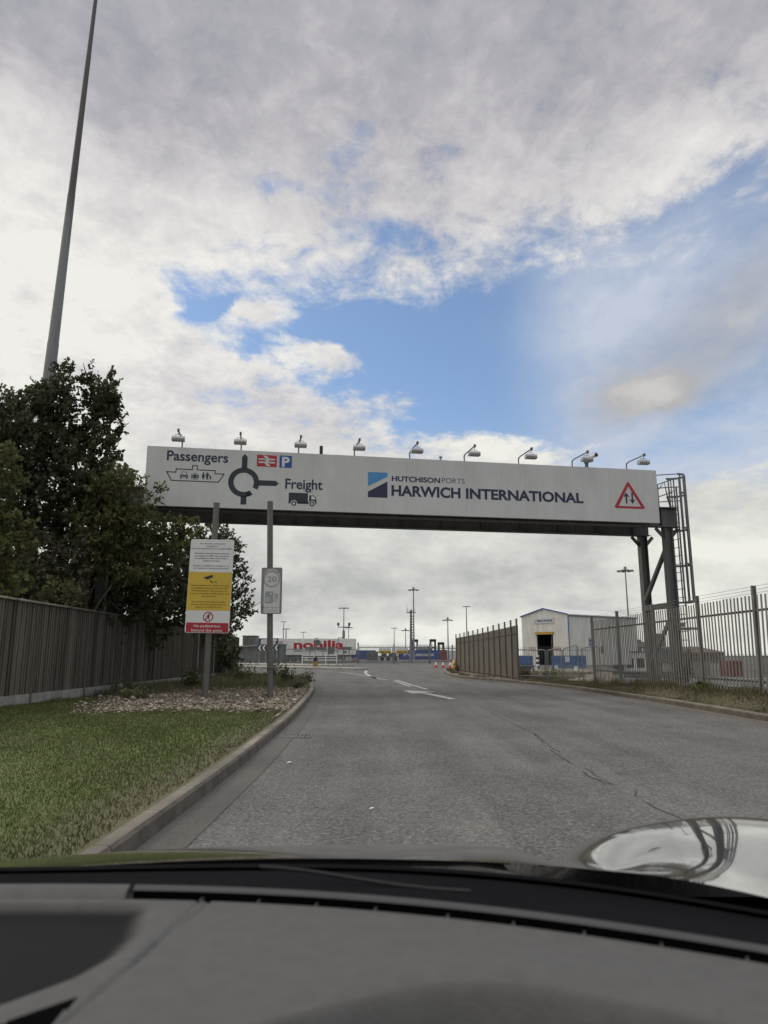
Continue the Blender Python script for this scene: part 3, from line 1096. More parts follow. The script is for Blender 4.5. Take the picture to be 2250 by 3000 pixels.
for z_ in (2.96, 4.24, 5.5, 6.75, 7.42):
    hp = hoop(z_)
    for p0, p1 in zip(hp[:-1], hp[1:]):
        b.bar(p0, p1, .02, .07)
for a in (0, 30, 60, 90, 120, 150, 180):
    px_, py_ = lx + .08 + .36 * math.sin(R(a)), .40 - .36 * math.cos(R(a))
    b.cyl((px_, py_, 2.96), (px_, py_, 7.42), .025, n=6)
gm(b, 'ladder_cage', M_cage)
b = MB()
for z_ in (6.45, 6.95, 7.42):
    b.tube([(17.2, 2.2, z_), (17.8, 2.2, z_), (18.1, 1.6, z_), (18.2, .85, z_)], .02, 6)
    b.tube([(17.15, .3, z_ - .02), (lx, .02, z_)], .018, 6)
for q in ((17.2, 2.2), (17.8, 2.2), (18.1, 1.6), (18.2, .9)):
    b.cyl((*q, 6.25), (*q, 7.42), .02, n=6)
gm(b, 'platform_rail', M_cage)
gm(MB().box(17.72, 18.3, .75, 2.3, 6.265, 6.295), 'platform', M_galv)
b = MB()
b.tube([(17.75, .5, 6.7), (17.85, .45, 6.2), (17.8, .55, 5.6), (17.7, .55, 4.4), (17.68, .5, 2.2), (17.7, .5, .3)], .025, 6)
b.tube([(17.3, .25, 6.9), (17.5, .2, 7.15), (17.55, .2, 6.8), (17.7, .3, 6.4)], .018, 6)
gm(b, 'cable', M_black)
gm(MB().box(17.5, 17.85, .17, .20, 2.1, 2.22).box(17.48, 18.4, .1, .16, 2.0, 2.08).box(17.48, 18.3, .62, .68, 2.0, 2.08), 'ladder_guard', M_steel_dark)

# nine floodlights on arms that lean out over the face
for sx in (1.02, 2.83, 4.64, 6.45, 8.29, 10.16, 12.07, 14.01, 16.03):
    f = MB().cyl((sx, .08, ZT - .3), (sx, .08, 7.72), .022, n=8).tube([(sx, .08, 7.70), (sx, -.10, 7.735), (sx, -1.08, 7.70)], .02, 8)
    f.box(sx - .03, sx + .03, -1.14, -1.05, 7.66, 7.745)
    fo = gm(f, 'floodlight', M_steel_dark)
    y0, z0 = -1.02, 7.47
    hd = MB()
    prof = [(q * .8, w * .8) for q, w in ((.13, -.09), (-.10, -.11), (-.14, -.02), (-.10, .075), (.06, .085), (.13, .03))]
    hd.prism([(y0 + q, z0 + w) for q, w in prof], sx - .185, sx + .185, 'x')
    hd.build('lamp_head', M_lamp, fo, world=False, bevel=.008)
    MB().prism([(y0 + .106, z0 - .05), (y0 + .106, z0 + .012), (y0 + .111, z0 + .012), (y0 + .111, z0 - .05)], sx - .11, sx + .11, 'x').build('lamp_glass', M_black, fo, world=False)
    MB().tube([(sx - .10, y0, z0 + .045), (sx - .10, y0, z0 + .12), (sx + .10, y0, z0 + .12), (sx + .10, y0, z0 + .045)], .009, 6).cyl((sx, y0, z0 + .12), (sx, y0 - .06, 7.68), .010, n=6).build('bracket', M_steel_dark, fo, world=False)
# odds and ends on the top edge
gm(MB().cyl((5.37, .12, ZT - .4), (5.37, .12, 7.80), .055, n=12), 'stub_post', M_black)
gm(MB().cyl((9.35, .10, ZT - .3), (9.35, .10, 7.60), .03, n=8).cyl((9.35, .10, 7.60), (9.35, .10, 7.64), .06, n=10), 'vent_stub', M_galv)
cm = gm(MB().cyl((14.55, .10, ZT - .3), (14.55, .10, 7.68), .06, n=10).box(14.49, 14.61, .02, .16, 7.66, 7.80), 'camera', M_steel_dark)
MB().cyl((14.52, .10, 7.80), (14.72, -.30, 7.86), .062, n=12).build('camera_housing', M_signwhite, cm, world=False)
MB().cyl((14.71, -.285, 7.858), (14.735, -.33, 7.865), .068, n=12).build('lens_hood', M_black, cm, world=False)
b = MB()
for k in range(5):
    b.cyl((14.58 + k * .03, .0 - k * .05, 7.90), (14.60 + k * .05, .02 - k * .05, 8.02), .006, n=4)
b.build('bird_spikes', M_galv, cm, world=False)

# ------------------------------------------------------------------ two tall posts with their signs
M_post = mat('weathered_post_grey', (0.135, 0.13, 0.116), 0.7, 0.1, 0.28, 2.0, dirt=((0.23, 0.19, 0.12), 0.55), streak=True)
notice = thing('sign_post', 'thick grey post carrying the tall white, yellow and red notice board', 'sign post', (-4.48, 18.3, 0.05))
MB().cyl((-4.48, 18.3, -.1), (-4.41, 18.3, 5.07), .078, n=20).build('post', M_post, notice, smooth=True)
MB().cyl((-4.4105, 18.3, 5.065), (-4.41, 18.3, 5.085), .083, n=20).build('cap', M_post, notice)
F1 = Matrix.Translation((-4.4575, 18.19, 2.90)) @ Matrix.Rotation(R(1.0), 4, 'Y')
W, Hh = .56, 1.195


def ppt(x0, x1, z0, z1, y0, y1, r, fr):
    a_ = Art().rrect(x0, x1, z0, z1, r)
    b_ = MB().prism(a_.v, y0, y1, 'y')
    b_.v = [fr @ q for q in b_.v]
    return b_


plate = ppt(-W, W, -Hh, Hh, -.006, .006, .05, F1).build('notice_board', M_signwhite, notice)
b = MB()
for zz in (-.8, 0, .8):
    b.box(-.5, .5, .012, .05, zz - .02, zz + .02, F1)
    b.lathe([(.085, -.02), (.095, -.02), (.095, .02), (.085, .02)], F1 @ Vector((.0, .11, zz)), 16)
b.build('clamps', M_galv, notice)


def fz(f):
    return Hh - 2 * Hh * f


FY = Matrix.Translation((0, 0, 0))


def n_art(name, mat_, a, off):
    vs = [F1 @ Vector((u, -.006 - off, w)) for u, w in a.v]
    inv = chain(plate).inverted()
    me = bpy.data.meshes.new(name)
    me.from_pydata([tuple(inv @ q) for q in vs], [], a.f)
    return link_mesh(name, me, mat_, plate)


n_art('yellow_panel', M_yellow, Art().rect(-W + .004, W - .004, fz((1155 - 437) / 938), fz((770 - 437) / 938)), .002)
n_art('red_panel', M_red, Art().rrect(-W + .025, W - .02, fz((1370 - 437) / 938), fz((1275 - 437) / 938), .03), .002)


def lines(rows, cap, wk):
    a_ = Art()
    for y_, s_, w_ in rows:
        a_.ctext(s_, 0, w_ / 435 * 2 * W, fz((y_ - 437) / 938) - cap / 2, cap, .012)
    return a_


cp = .033
n_art('lettering', M_ink, lines([(480, 'You are now entering the', 252), (506, 'property of', 112), (532, 'Harwich International Port Limited (HIPL)', 405),
    (580, 'All parties entering these premises', 352), (606, "are subject to HIPL's general terms", 352), (631, "& conditions under which HIPL's", 328), (656, 'liability is limited', 170),
    (706, 'A copy is available on request or on', 362), (731, 'our website at www.harwich.co.uk', 346)], cp, 1), .003)
n_art('lettering', M_brown, lines([(905, 'These premises are under constant', 384), (931, 'surveillance operated by Harwich', 362), (958, 'International for the purpose of', 346), (985, 'crime prevention, public safety and', 386), (1012, 'anti-terrorism.', 152),
    (1068, 'For further information please', 328), (1094, 'contact the Port Facility Security', 356), (1121, 'Officer on 01255 252125', 262)], cp + .002, 1), .005)
n_art('lettering', M_signwhite, lines([(1306, 'No pedestrians', 262), (1349, 'beyond this point', 304)], .062, 1), .005)
zc = fz((835 - 437) / 938)
a = Art().poly([(-.14, zc + .03), (.05, zc + .10), (.075, zc + .035), (-.105, zc - .03)]).line([(-.02, zc - .01), (.03, zc - .085), (.16, zc - .085)], .014).rect(.15, .165, zc - .115, zc - .055).disc(.035, zc - .085, .02, 12)
a.poly([(-.17, zc + .01), (-.15, zc + .045), (-.125, zc + .035), (-.145, zc - .0)])
n_art('camera_symbol', M_ink, a, .005)
zc = fz((1217 - 437) / 938)
a = Art().arc(0.01, zc, .105, .13).line([(-.065, zc + .085), (.085, zc - .085)][::-1], .001)
a.poly([(.01 + .085, zc + .07), (.01 + .07, zc + .085), (.01 - .085, zc - .07), (.01 - .07, zc - .085)])
n_art('prohibition_ring', M_red, a, .003)
a = Art().disc(.02, zc + .07, .018, 12).poly([(.0, zc + .045), (.04, zc + .045), (.05, zc - .005), (.03, zc - .01), (.06, zc - .085), (.04, zc - .09), (.01, zc - .02), (-.04, zc - .085), (-.06, zc - .075), (-.01, zc + .0), (-.005, zc + .02), (-.04, zc - .01), (-.05, zc + .0)])
n_art('walking_figure', M_ink, a, .002)

speed = thing('sign_post', 'thick grey post with the small faded white speed camera sign', 'sign post', (-2.82, 18.1, 0.08))
MB().cyl((-2.81, 18.1, -.1), (-2.97, 18.1, 5.08), .074, n=20).build('post', M_post, speed, smooth=True)
MB().cyl((-2.8385, 18.1, .83), (-2.84, 18.1, .86), .080, n=20).cyl((-3.02, 18.0, .84), (-2.6, 18.02, .87), .012, n=6).build('wire_tie', M_steel_dark, speed)
F2 = Matrix.Translation((-2.845, 18.01, 2.755)) @ Matrix.Rotation(R(-.4), 4, 'Y')
M_fade = mat('faded_sign_face', (0.58, 0.58, 0.56), 0.5, 0, 0.06, 4, dirt=((0.36, 0.35, 0.33), 0.5), streak=True)
M_fadeb = mat('faded_sign_border', (0.24, 0.225, 0.225), 0.5, 0, 0.15, 5, dirt=((0.20, 0.10, 0.10), 0.6))
M_fadeg = mat('faded_grey_print', (0.30, 0.305, 0.30), 0.5, 0, 0.08, 5)
M_fadet = mat('faded_teal_print', (0.27, 0.31, 0.305), 0.5, 0, 0.08, 5)
M_frame = mat('sign_frame_grey', (0.10, 0.115, 0.11), 0.5, 0, 0.15, 5)
plate = ppt(-.262, .262, -.585, .585, -.007, .012, .04, F2).build('speed_sign', M_frame, speed)
n_art2 = []


def s_art(name, mat_, a, off):
    vs = [F2 @ Vector((u, -.007 - off, w)) for u, w in a.v]
    inv = chain(plate).inverted()
    me = bpy.data.meshes.new(name)
    me.from_pydata([tuple(inv @ q) for q in vs], [], a.f)
    return link_mesh(name, me, mat_, plate)


s_art('border', M_fadeb, Art().rrect(-.25, .25, -.573, .573, .03), .002)
s_art('face', M_fade, Art().poly([(-.185, -.56), (.21, -.56), (.215, .30), (.19, .44), (.10, .525), (0, .545), (-.10, .525), (-.18, .44), (-.20, .30)]), .003)
s_art('roundel', M_fadeg, Art().arc(.0, .29, .175, .208), .004)
s_art('red_edge', mat('faded_red_print', (0.33, 0.12, 0.12), .5, 0, .2, 8), Art().arc(.0, .29, .212, .224, 40, 210), .004)
s_art('lettering', M_fadeg, Art().text('20', -.115, .125, .225, .14, .03), .004)
a = Art().rrect(-.165, .045, -.32, -.02, .04)
s_art('camera_symbol', M_fadet, a, .004)
s_art('camera_lens', M_fade, Art().arc(-.09, -.225, .03, .055).disc(-.015, -.075, .026, 16), .005)
a = Art()
for k in range(4):
    a.line([(.075 + k * .03, -.07 - k * .03), (.075 + k * .03, -.27 + k * .02)], .012)
a.rect(.13, .16, -.18, -.08).line([(.05, -.08), (.16, -.11)], .008).line([(.05, -.26), (.13, -.26)], .008)
s_art('film_spool', M_fadeg, a, .004)
s_art('lettering', M_fadeg, Art().ctext('Speed cameras', .0, .40, -.44, .042, .008).ctext('in operation', .0, .34, -.525, .042, .008), .004)
s_art('lettering', M_ink, Art().text('S', -.232, -.19, -.44, .05, .012), .005)

# ------------------------------------------------------------------ close-boarded timber fence on the left
FX = -8.25
m, t, p = new_mat('grey_brown_boards')
co, x, y, z = obj_xyz()
idn = X.op('FLOOR', y / 0.12)
r_ = noise(xyz(idn * 0.37, idn * 0.11, 0.0), 9.0, 1)
g_ = noise(xyz(x * 20, y * 26.0, z * 0.9), 1.0, 6, 0.65)
big = noise(co, 0.7, 4, 0.6)
c1 = rgbmix(sstep(r_ * 0.6 + g_ * 0.4, 0.36, 0.64), (0.050, 0.041, 0.031), (0.180, 0.156, 0.120))
c1 = rgbmix(sstep(big, 0.5, 0.75) * 0.5, c1, (0.065, 0.058, 0.048))
t.links.new(c1, p.inputs['Base Color'])
p.inputs['Roughness'].default_value = 0.9
bump(p, g_, 0.5, 0.01)
M_board_w = m
fence = thing('timber_fence', 'tall dark close-boarded timber fence on pale concrete gravel boards, left of the lawn', 'fence', (FX, 6, 0))
rnd = random.Random(8)
b = MB()
y_ = 2.0
while y_ < 41.0:
    w_ = .118
    zt = 2.36 + rnd.uniform(-.012, .012)
    xo = rnd.uniform(-.006, .006)
    if y_ > 30:
        zt -= (y_ - 30) * .02
    b.prism([(FX + xo - .03, y_), (FX + xo - .03, y_ + w_), (FX + xo + .012, y_ + w_), (FX + xo + .034, y_ + .02), (FX + xo + .034, y_)], .28, zt, 'z')
    y_ += .123
b.build('boards', M_board_w, fence)
b = MB()
b.prism([(FX - .07, 2.35), (FX + .075, 2.35), (FX + .075, 2.375), (FX, 2.415), (FX - .07, 2.385)], 2.0, 30.0, 'y')
b.build('capping', M_board_w, fence)
b = MB()
y_ = 2.0
while y_ < 40.5:
    b.box(FX - .035, FX + .045, y_ + .01, y_ + 2.99, -.25, .28)
    y_ += 3.0
b.build('gravel_boards', M_concrete, fence, bevel=.01)
for k in range(13):
    yk = 2.0 + 3.0 * k
    MB().box(FX - .09, FX + .05, yk - .05, yk + .05, -.2, 2.3 - max(0, yk - 30) * .02).build('fence_post', M_concrete if yk > 30 else M_board_w, fence)

# ------------------------------------------------------------------ sheeted security fence beyond the bend, right of centre
P0, P1 = Vector((5.80, 31.2, .1)), Vector((5.02, 49.8, .1))
m, t, p = new_mat('rusty_brown_sheeting')
co, x, y, z = obj_xyz()
n = noise(co, 0.8, 6, 0.62)
st = noise(xyz(x * 3, y * 3.0, z * 0.3), 1.5, 5, 0.6)
c1 = rgbmix(sstep(n * 0.5 + st * 0.5, 0.32, 0.68), (0.098, 0.082, 0.060), (0.155, 0.136, 0.106))
c1 = rgbmix(sstep(z * -1.0 + (n - 0.5) * 1.2, -0.9, -0.1) * 0.45, c1, (0.15, 0.10, 0.07))
t.links.new(c1, p.inputs['Base Color'])
p.inputs['Roughness'].default_value = 0.8
bump(p, st, 0.15, 0.02)
M_sheet = m
hoard = thing('sheeted_fence', 'brown steel-sheeted security fence with tall posts, curving away right of the road', 'fence', P0)
nb = 12
ptsH = []
for k in range(nb + 1):
    u = k / nb
    q = P0.lerp(P1, u ** 1.08)
    q.x += .10 * math.sin(math.pi * u)
    ptsH.append(q)
top = lambda u: 2.44 - .12 * u
b = MB()
for k in range(nb):
    a_, c_ = ptsH[k], ptsH[k + 1]
    u0, u1 = k / nb, (k + 1) / nb
    n_ = (c_ - a_).cross(Vector((0, 0, 1))).normalized() * .012
    vs = [a_ + n_ + Vector((0, 0, -.05)), c_ + n_ + Vector((0, 0, -.05)), c_ + n_ + Vector((0, 0, top(u1) - .1)), a_ + n_ + Vector((0, 0, top(u0) - .1))]
    vs += [q - n_ * 2 for q in vs]
    b.add(vs, [(0, 1, 2, 3), (7, 6, 5, 4), (0, 4, 5, 1), (1, 5, 6, 2), (2, 6, 7, 3), (3, 7, 4, 0)])
b.build('sheeting', M_sheet, hoard)
side = Vector((-1, -.04, 0))
b = MB()
for k in range(nb):
    o_ = side * .035
    b.bar(ptsH[k] + o_ + Vector((0, 0, 2.02 - .1 * k / nb)), ptsH[k + 1] + o_ + Vector((0, 0, 2.02 - .1 * (k + 1) / nb)), .03, .05)
    b.bar(ptsH[k] + o_ + Vector((0, 0, .12)), ptsH[k + 1] + o_ + Vector((0, 0, .12)), .03, .05)
b.build('rail', M_sheet, hoard)
for k in range(nb + 1):
    q = ptsH[k] + side * .05
    MB().box(q.x - .035, q.x + .035, q.y - .04, q.y + .04, 0, 2.72 - .14 * k / nb).build('fence_post', M_steel_dark if k == 0 else M_fence, hoard)
b = MB()
for dz_ in (2.42, 2.52, 2.62):
    for k in range(nb):
        b.cyl(ptsH[k] + side * .05 + Vector((0, 0, dz_ - .14 * k / nb - .05)), ptsH[k + 1] + side * .05 + Vector((0, 0, dz_ - .14 * (k + 1) / nb - .05)), .006, n=4, cap=False)
b.build('wire_strands', M_galv, hoard)

# ------------------------------------------------------------------ palisade fence on the right bank
PX = 7.62
pal = thing('palisade_fence', 'grey steel palisade fence with tall posts along the grassy bank on the right', 'fence', (PX, 26, 0.1))


def bank(y):
    return float(verge_right_z(np.array(PX), np.array(y)))


b = MB()
rnd = random.Random(4)
ys_p, k = [], 0
posts_y = [26.45, 23.55, 20.4, 17.45, 14.85, 12.1, 9.35]
lean = lambda y: .10 * max(0.0, min(1.0, (16.5 - y) / 3.0))     # the near bays lean out over the yard
y_ = 26.34
while y_ > 9.5:
    zt = 2.37 + rnd.uniform(-.01, .01)
    lx_ = lean(y_)
    x0 = PX + rnd.uniform(-.004, .004)
    w2 = .034
    zb = bank(y_) - .06
    prof = [(-w2, 0), (-.012, -.010), (.012, -.010), (w2, 0), (w2, .004), (.011, -.005), (-.011, -.005), (-w2, .004)]
    n0 = len(b.v)
    for zz, xx in ((zb, x0), (zt, x0 + lx_)):
        b.v += [Vector((xx - .03 + q[1], y_ + q[0], zz)) for q in prof]
    for i in range(8):
        b.f.append((n0 + i, n0 + (i + 1) % 8, n0 + 8 + (i + 1) % 8, n0 + 8 + i))
    b.f.append(tuple(n0 + i for i in range(8)))
    b.f.append(tuple(n0 + 8 + i for i in reversed(range(8))))
    y_ -= .152
b.build('pales', M_fence, pal)
for zz in (2.06, .62):
    b = MB()
    ks = posts_y
    for y0, y1 in zip(ks[:-1], ks[1:]):
        f0, f1 = zz / 2.4, zz / 2.4
        b.bar((PX + .01 + lean(y0) * f0, y0, zz), (PX + .01 + lean(y1) * f1, y1, zz), .045, .045)
    b.build('rail', M_steel_dark, pal)  # darker than the pales: shade on the rail put into its colour
for yk in posts_y:
    z0 = bank(yk) - .3
    b = MB()
    L_ = lean(yk) * 1.1
    for xx, w_ in ((-.037, .012), (.037, .012), (0, .012)):
        if xx:
            b.bar((PX + .03 + xx, yk, z0), (PX + .03 + xx + L_, yk, 2.58), .065, .010, (1, 0, 0))
        else:
            b.bar((PX + .03, yk, z0), (PX + .03 + L_, yk, 2.58), .010, .064, (1, 0, 0))
    b.build('fence_post', M_fence, pal)
b = MB()
for y0, y1 in zip(posts_y[:-1], posts_y[1:]):
    for dz_ in (2.42, 2.49, 2.56):
        b.cyl((PX + .03 + lean(y0) * 1.1, y0, dz_), (PX + .03 + lean(y1) * 1.1, y1, dz_), .0045, n=4, cap=False)
b.build('wire_strands', M_galv, pal)
# notices wired to it
t_ = thing('fence_notice', 'pale blue-white notice strapped to the end post of the palisade', 'notice', (PX - .06, 26.35, 1.65))
MB().box(PX - .16, PX + .02, 26.33, 26.345, 1.46, 1.77).build('plate', mat('pale_notice', (0.42, 0.50, 0.53), 0.5, 0, 0.06), t_)
a = Art()
for i_ in range(2):
    for j_ in range(2):
        a.arc(-.11 + i_ * .08, 1.54 + j_ * .13, .015, .030, n=16)
a.build('hazard_symbols', M_blue, t_, chain(t_).inverted() @ Matrix.Translation((PX, 26.33, 0)), .003)
t_ = thing('fence_notice', 'small weathered red notice behind the palisade pales, near its end post', 'notice', (PX + .08, 25.6, 1.45))
MB().box(PX + .09, PX + .10, 25.4, 25.75, 1.22, 1.46).build('plate', mat('weathered_red', (0.30, 0.10, 0.07), 0.6, 0, 0.2, 6), t_)

# tubular barriers closing the gap
def barrier(pts, h, label):
    t_ = thing('tubular_barrier', label, 'barrier', pts[0], 0, 'tubular barriers in the gap')
    (x0, y0, z0), (x1, y1, z1) = pts
    b = MB()
    r_ = .09
    d = Vector((x1 - x0, y1 - y0, 0)).normalized()
    A0, A1 = Vector((x0, y0, z0)), Vector((x1, y1, z1))
    up0, up1 = Vector((x0, y0, h[0])), Vector((x1, y1, h[1]))
    b.tube([A0, up0 - Vector((0, 0, r_)), up0 - Vector((0, 0, r_ * .3)) + d * r_ * .3, up0 + d * r_, up1 - d * r_, up1 - Vector((0, 0, r_ * .3)) - d * r_ * .3, up1 - Vector((0, 0, r_)), A1], .024, 8)
    b.build('frame', M_galv, t_)
    b = MB()
    zr = [.18, .62]
    for zz in zr:
        b.cyl(A0 + Vector((0, 0, zz)), A1 + Vector((0, 0, zz)), .016, n=6)
    n = 9
    for k in range(1, n):
        q = A0.lerp(A1, k / n)
        b.cyl(q + Vector((0, 0, .18)), q.lerp(q, 1) + Vector((0, 0, h[0] + (h[1] - h[0]) * k / n - q.z)), .006, n=4)
    b.build('infill_bars', M_galv, t_)


barrier([(5.98, 33.2, .06), (7.35, 33.0, .06)], (1.40, 1.39), 'galvanised tube barrier butting against the brown sheeted fence')
barrier([(7.44, 33.0, .06), (7.97, 32.6, .06)], (1.38, 1.46), 'narrow middle galvanised tube barrier between two wider ones')
barrier([(8.05, 32.6, .06), (8.66, 32.4, .06)], (1.46, 1.60), 'galvanised tube barrier with sloping top rail nearest the palisade')
barrier([(8.72, 31.9, .06), (9.3, 31.3, .06)], (1.48, 1.52), 'galvanised tube barrier tucked behind the palisade end post')

# ------------------------------------------------------------------ trees and shrubs
ML_dark = leaf_mat('maple_leaf_dark', (0.058, 0.070, 0.034), (0.108, 0.122, 0.060), (0.080, 0.088, 0.050), 0.75, 0.25, 0.8)
ML_hedge = leaf_mat('hedge_leaf_dark', (0.062, 0.072, 0.036), (0.115, 0.124, 0.062), (0.098, 0.096, 0.060), 0.75, 0.25, 0.8)
ML_olive = leaf_mat('olive_leaf', (0.090, 0.100, 0.032), (0.175, 0.172, 0.064), (0.105, 0.110, 0.046), 0.7, 0.35, 0.8)
ML_light = leaf_mat('yellow_green_leaf', (0.10, 0.11, 0.040), (0.20, 0.19, 0.085), (0.12, 0.125, 0.055), 0.6, 0.35)
ML_conifer = leaf_mat('conifer_needles', (0.025, 0.035, 0.016), (0.045, 0.055, 0.025), (0.03, 0.04, 0.02), 0.6, 0.05)


def leaf_cloud(blobs, rng, size, per, twig=(.3, .75), upb=.5, dens=95.0):
    P, T, Ln = [], [], []
    for cx, cy, cz, rx, ry, rz in blobs:
        vol = (rx * ry + ry * rz + rx * rz) / 3
        n = max(6, int(dens * vol))
        d = rng.normal(size=(n, 3))
        d /= np.linalg.norm(d, axis=1)[:, None]
        r = rng.uniform(0.12, 1.0, n) ** 0.5
        p = np.array([cx, cy, cz]) + d * r[:, None] * np.array([rx, ry, rz]) * 0.85
        td = d * 0.8 + rng.normal(size=(n, 3)) * 0.45 + np.array([0, 0, upb])
        td /= np.linalg.norm(td, axis=1)[:, None]
        P.append(p)
        T.append(td)
        Ln.append(rng.uniform(twig[0], twig[1], n) * min(1.0, .25 + .65 * (rx + rz) / 2))
    P, T, Ln = np.concatenate(P), np.concatenate(T), np.concatenate(Ln)
    n = len(P)
    f = (np.arange(per)[None, :] + rng.uniform(0, 1, (n, per))) / per
    c = P[:, None, :] + T[:, None, :] * (f * Ln[:, None])[..., None] + rng.normal(size=(n, per, 3)) * .045
    c = c.reshape(-1, 3)
    m = len(c)
    u = rng.normal(size=(m, 3)) + np.repeat(T, per, 0) * .6
    u /= np.linalg.norm(u, axis=1)[:, None]
    w = np.cross(u, rng.normal(size=(m, 3)))
    w /= np.linalg.norm(w, axis=1)[:, None] + 1e-9
    s = rng.uniform(.65, 1.25, m)[:, None] * size
    q = np.stack([c - u * s * .6, c + w * s * .42 - u * s * .05, c + u * s * .7, c - w * s * .42 - u * s * .05], 1)
    return q.reshape(-1, 3), np.arange(4 * m).reshape(-1, 4), P, T, Ln


def tree(name, label, cat, base, blobs, mat_, size=.13, per=12, dens=95, trunks=None, bark=None, seed=1, group=None, twigs=True, upb=.5, trunk_r=.11):
    rng = np.random.default_rng(seed)
    rnd = random.Random(seed)
    root = thing(name, label, cat, base, 0, group)
    inv = chain(root).inverted()
    B = np.array(base)
    v, f, P, T, Ln = leaf_cloud(blobs, rng, size, per, upb=upb, dens=dens)
    npmesh('crown', v - B, f, mat_, root)
    b = MB()
    bz = Vector(base)
    tops = trunks or [(base[0], base[1], max(q[2] for q in blobs))]
    paths = []
    for tx, ty, tz in tops:
        pts, rad = [], []
        n = 7
        for k in range(n + 1):
            u = k / n
            pts.append(Vector((bz.x + (tx - bz.x) * u ** 2.2, bz.y + (ty - bz.y) * u ** 2.2, bz.z + (tz - bz.z) * u)) + Vector((rnd.uniform(-.06, .06), rnd.uniform(-.06, .06), 0)) * (1 if 0 < k else 0) + Vector((0, 0, -.15 if k == 0 else 0)))
            rad.append(trunk_r * (1 - .82 * u))
        b.tube(pts, rad, 7)
        paths.append(pts)
    for cx, cy, cz, rx, ry, rz in blobs:
        q = Vector((cx, cy, cz))
        best = min((p for pts in paths for p in pts[3:]), key=lambda p: (p - q).length + max(0, p.z - q.z + .3) * 3)
        mid = best.lerp(q, .5) + Vector((rnd.uniform(-.12, .12), rnd.uniform(-.12, .12), -.05))
        b.tube([best, mid, q, q + (q - mid) * .5 + Vector((0, 0, rz * .4))], [trunk_r * .42, trunk_r * .3, trunk_r * .18, .008], 5)
    b.build('trunk', bark or M_bark, root, smooth=True)
    if twigs:
        k = np.random.default_rng(seed + 9).permutation(len(P))[:int(len(P) * .5)]
        a_ = P[k] - T[k] * .15
        e_ = P[k] + T[k] * Ln[k][:, None] * .95
        s_ = np.cross(T[k], rng.normal(size=(len(k), 3)))
        s_ /= np.linalg.norm(s_, axis=1)[:, None] + 1e-9
        vv = np.stack([a_ - s_ * .008, a_ + s_ * .008, e_ + s_ * .003, e_ - s_ * .003], 1).reshape(-1, 3)
        npmesh('twigs', vv - B, np.arange(4 * len(k)).reshape(-1, 4), bark or M_bark, root)
    return root


def bl(y, rows, jit=.5, seed=0):
    rnd = random.Random(seed)
    return [(x, y + rnd.uniform(-jit, jit), z, rx, .5 * (rx + rz) * 1.05, rz) for x, z, rx, rz in rows]


ML_brush = leaf_mat('brown_green_leaf', (0.066, 0.066, 0.038), (0.115, 0.112, 0.066), (0.095, 0.086, 0.058), 0.75, 0.25, 0.8)
G_T = 'trees behind the timber fence'
G_S = 'shrubs behind the timber fence'
tree('broadleaf_tree', 'tall dark broadleaf tree with upright leafy spikes in front of the pole foot', 'tree', (-8.75, 20.9, 0),
     bl(20.9, [(-9.16, 9.55, 0.16, 0.45), (-9.13, 9.0, 0.30, 0.5), (-8.62, 9.45, 0.14, 0.42), (-8.66, 8.95, 0.34, 0.5), (-8.26, 8.8, 0.14, 0.32), (-8.36, 8.55, .2, .25), (-8.68, 8.3, 0.52, 0.5), (-9.23, 7.84, 0.42, 0.5),
          (-9.86, 9.65, 0.17, 0.40), (-9.9, 9.15, 0.36, 0.5), (-10.3, 9.5, .14, .35), (-10.55, 9.2, 0.30, 0.4), (-10.9, 9.0, .14, .4), (-10.0, 8.5, 0.66, 0.6), (-10.53, 8.16, 0.7, 0.6), (-9.73, 7.41, 0.95, 0.75), (-8.52, 7.52, 0.40, 0.5), (-8.3, 7.15, .2, .2),
          (-8.2, 8.05, .16, .14), (-10.73, 7.09, 0.95, 0.85), (-9.14, 6.45, 0.9, 0.8), (-10.3, 5.83, 1.15, 0.9), (-8.85, 5.62, 0.85, 0.7)], .35, 1),
     ML_dark, .105, 18, 165, [(-8.95, 20.9, 8.6), (-8.45, 20.95, 8.2), (-9.9, 21.1, 8.8)], M_barkwarm, 11, G_T, trunk_r=.13)
tree('broadleaf_tree', 'dark broadleaf tree cut by the left edge, left of the tall spiky one', 'tree', (-11.2, 19.7, 0),
     bl(19.7, [(-10.74, 8.6, 0.3, 0.45), (-11.04, 8.2, 0.45, 0.56), (-11.41, 8.0, 0.76, 0.81), (-10.68, 7.6, 0.57, 0.56), (-11.17, 6.74, 1.05, 0.83), (-11.32, 5.55, 1.14, 1.0), (-12.2, 7.2, 1.0, .9), (-12.2, 5.5, 1.0, .9)], .4, 2),
     ML_dark, .11, 16, 130, [(-11.0, 19.8, 7.6), (-11.8, 19.9, 7.4)], M_bark, 12, G_T)
tree('leafy_shrub', 'yellow-green lighter shrub rising over the fence at the left edge', 'shrub', (-9.5, 17.9, 0),
     bl(17.8, [(-9.82, 6.15, 0.35, 0.41), (-9.68, 5.59, 0.39, 0.35), (-9.86, 4.53, 0.6, 0.49), (-9.33, 4.44, 0.33, 0.31), (-9.16, 3.92, 0.26, 0.33), (-9.52, 3.49, 0.52, 0.49), (-9.2, 2.85, 0.43, 0.33), (-8.66, 2.55, 0.3, 0.29), (-10.3, 3.4, .7, .6), (-10.3, 4.8, .6, .6)], .3, 3),
     ML_olive, .12, 12, 130, [(-9.7, 17.9, 5.9), (-9.2, 17.8, 4.2)], M_bark, 13, G_S, trunk_r=.05)
